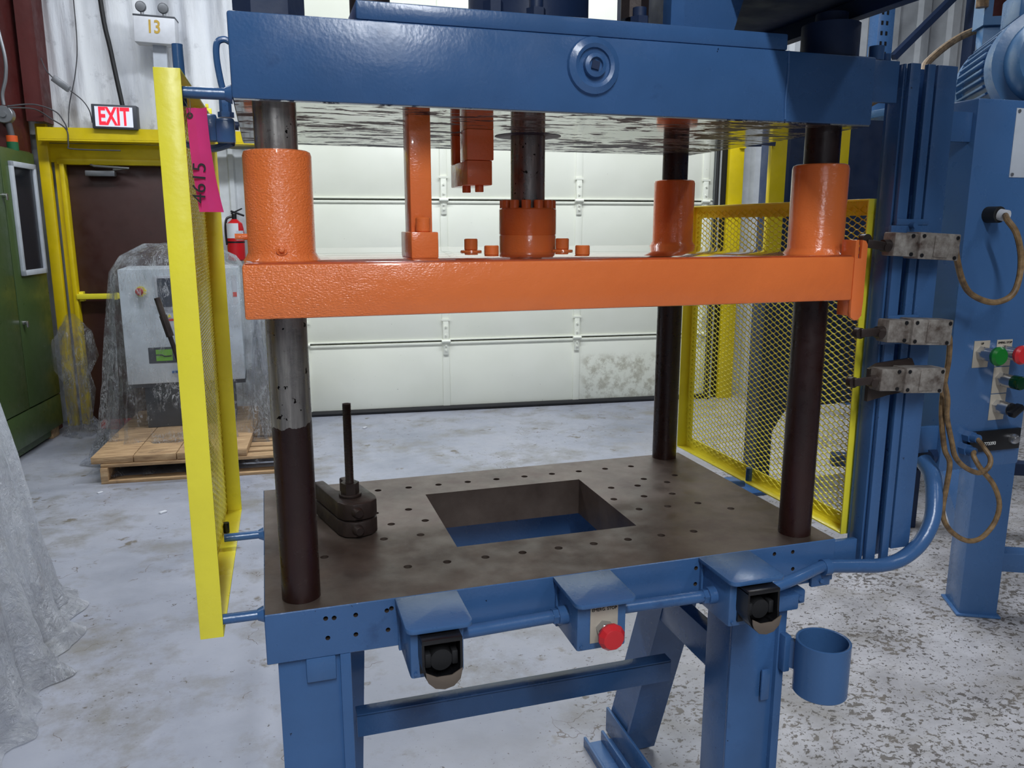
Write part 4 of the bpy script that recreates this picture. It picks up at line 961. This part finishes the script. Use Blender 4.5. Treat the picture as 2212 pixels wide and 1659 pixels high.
# film over the console
def drape(cx, cy, prof, nphi=120, seed=1, sq=2.6, folds=14, squash=1.0, clip=None):
    """prof: (z, half width x, half width y, fold amplitude)"""
    rnd = random.Random(seed); ph = [(rnd.uniform(0, 6.28), rnd.randint(folds-8, folds+14), rnd.uniform(.4, 1)) for _ in range(6)]
    m = MB(); rings = []
    # resample profile
    P = []
    for a, b in zip(prof, prof[1:]):
        for k in range(9): t = k/9; P.append(tuple(a[i]*(1-t)+b[i]*t for i in range(4)))
    P.append(prof[-1])
    for z, ax, ay, amp in P:
        row = []
        for i in range(nphi):
            f = 2*PI*i/nphi; c, s_ = math.cos(f), math.sin(f)
            r = (abs(c)**sq+abs(s_)**sq)**(-1/sq)
            n = sum(w_*math.sin(k*f+p+z*2.2*math.sin(k)) for p, k, w_ in ph)/3
            jit = rnd.uniform(-1, 1)*.05
            q = 1+amp*(n+jit)
            row.append(m.bm.verts.new((cx+c*r*ax*q, cy+s_*r*ay*q, max(.004, z+(.02+amp*.06)*math.sin(5*f+ph[0][0])*(1 if z > .05 else 0)*min(1, amp*8)))))
        rings.append(row)
    for A, B in zip(rings, rings[1:]):
        for i in range(nphi): m.bm.faces.new((A[i], A[(i+1) % nphi], B[(i+1) % nphi], B[i]))
    m.bm.faces.new(rings[-1])
    return m
fl_ = drape(-.56, 4.38, [(.01, .62, .66, .13), (.05, .56, .60, .15), (.16, .52, .42, .13), (.5, .48, .33, .09), (.9, .445, .30, .05), (1.2, .41, .28, .03), (1.30, .34, .24, .04), (1.37, .20, .15, .06), (1.38, .02, .02, .0)], 150, 5, 3.2, 16)
build('plastic_film', fl_, 'film', label='clear crinkled stretch film draped over the console and its skid', cat='plastic film', ang=180)
fr_ = drape(-.02, 4.45, [(.13, .16, .45, .16), (.4, .14, .38, .12), (.75, .11, .32, .1), (1.0, .05, .26, .1), (1.12, .01, .1, 0)], 90, 9, 2.4, 12)
build('plastic_film', fr_, 'film', label='loose clear film bunched to the right of the console, behind the left column', cat='plastic film', ang=180)
fb_ = drape(-1.37, 4.98, [(.0, .12, .12, .35), (.1, .06, .09, .35), (.3, .09, .10, .3), (.42, .07, .09, .3), (.55, .12, .12, .3), (.72, .10, .1, .3), (.8, .05, .07, .3), (.88, .02, .03, 0)], 90, 4, 2.0, 12)
build('plastic_bundle', fb_, 'film', label='crumpled clear plastic bundle between the green cabinet and the door frame', cat='plastic film', ang=180)
build('debris', (lambda m: m.box((-1.27, 5.1, 0), (-1.06, 5.2, .05), .01).box((-1.2, 5.05, .0), (-1.12, 5.12, .03), .01))(MB()), 'red', label='red plastic piece on the floor by the brown door', cat='plastic piece')
pb_ = MB().cyl((-.615, 3.52, 1.10), (-.565, 3.52, .88), .017, seg=12).cyl((-.565, 3.52, .88), (-.35, 3.58, .0), .013, seg=12).cyl((-.592, 3.52, 1.0), (-.563, 3.52, .88), .021, seg=10)
build('pry_bar', pb_, 'dark_iron', label='dark steel bar leaning in front of the wrapped console', cat='bar')

# wrapped machine at the lower left edge
wm = thing('wrapped_machine', (-1.5, 1.6, 0), 'grey machine under milky plastic at the left edge', 'machine')
build('body', MB().box((-2.1, .95, .1), (-1.12, 2.0, 1.15), .02), 'hmi', wm)
build('base', MB().box((-2.15, .95, 0), (-1.1, 2.05, .1), .005), 'wood', wm)
build('red_cap', MB().cyl((-1.2, 1.8, 1.15), (-1.2, 1.8, 1.2), .04, seg=16), 'red', wm)
fm = drape(-1.60, 1.50, [(.004, .82, .84, .09), (.05, .77, .78, .10), (.12, .75, .74, .07), (.35, .72, .70, .05), (.7, .68, .66, .04), (1.0, .63, .63, .03), (1.2, .57, .58, .02), (1.29, .42, .44, .0), (1.33, .05, .05, 0)], 220, 12, 4.0, 20)
build('plastic_sheet', fm, 'film_thick', label='milky crumpled plastic sheet draped to the floor at the left edge', cat='plastic film', ang=180)
# litter on the floor
random.seed(11)
for x, y, s_ in ((-.62, 3.05, .02), (-.45, 3.42, .012), (-.38, 3.43, .01), (-1.0, 3.5, .015), (.62, 4.55, .02)):
    m = MB(); m.box((x-s_, y-s_*.5, 0), (x+s_, y+s_*.5, s_*.5), s_*.15, rot=R3('Z', random.uniform(0, 90)))
    build('litter', m, 'white_plastic' if s_ > .013 else 'wood', label='small pale scrap of litter on the grey floor', cat='litter', group='litter scraps on the floor')
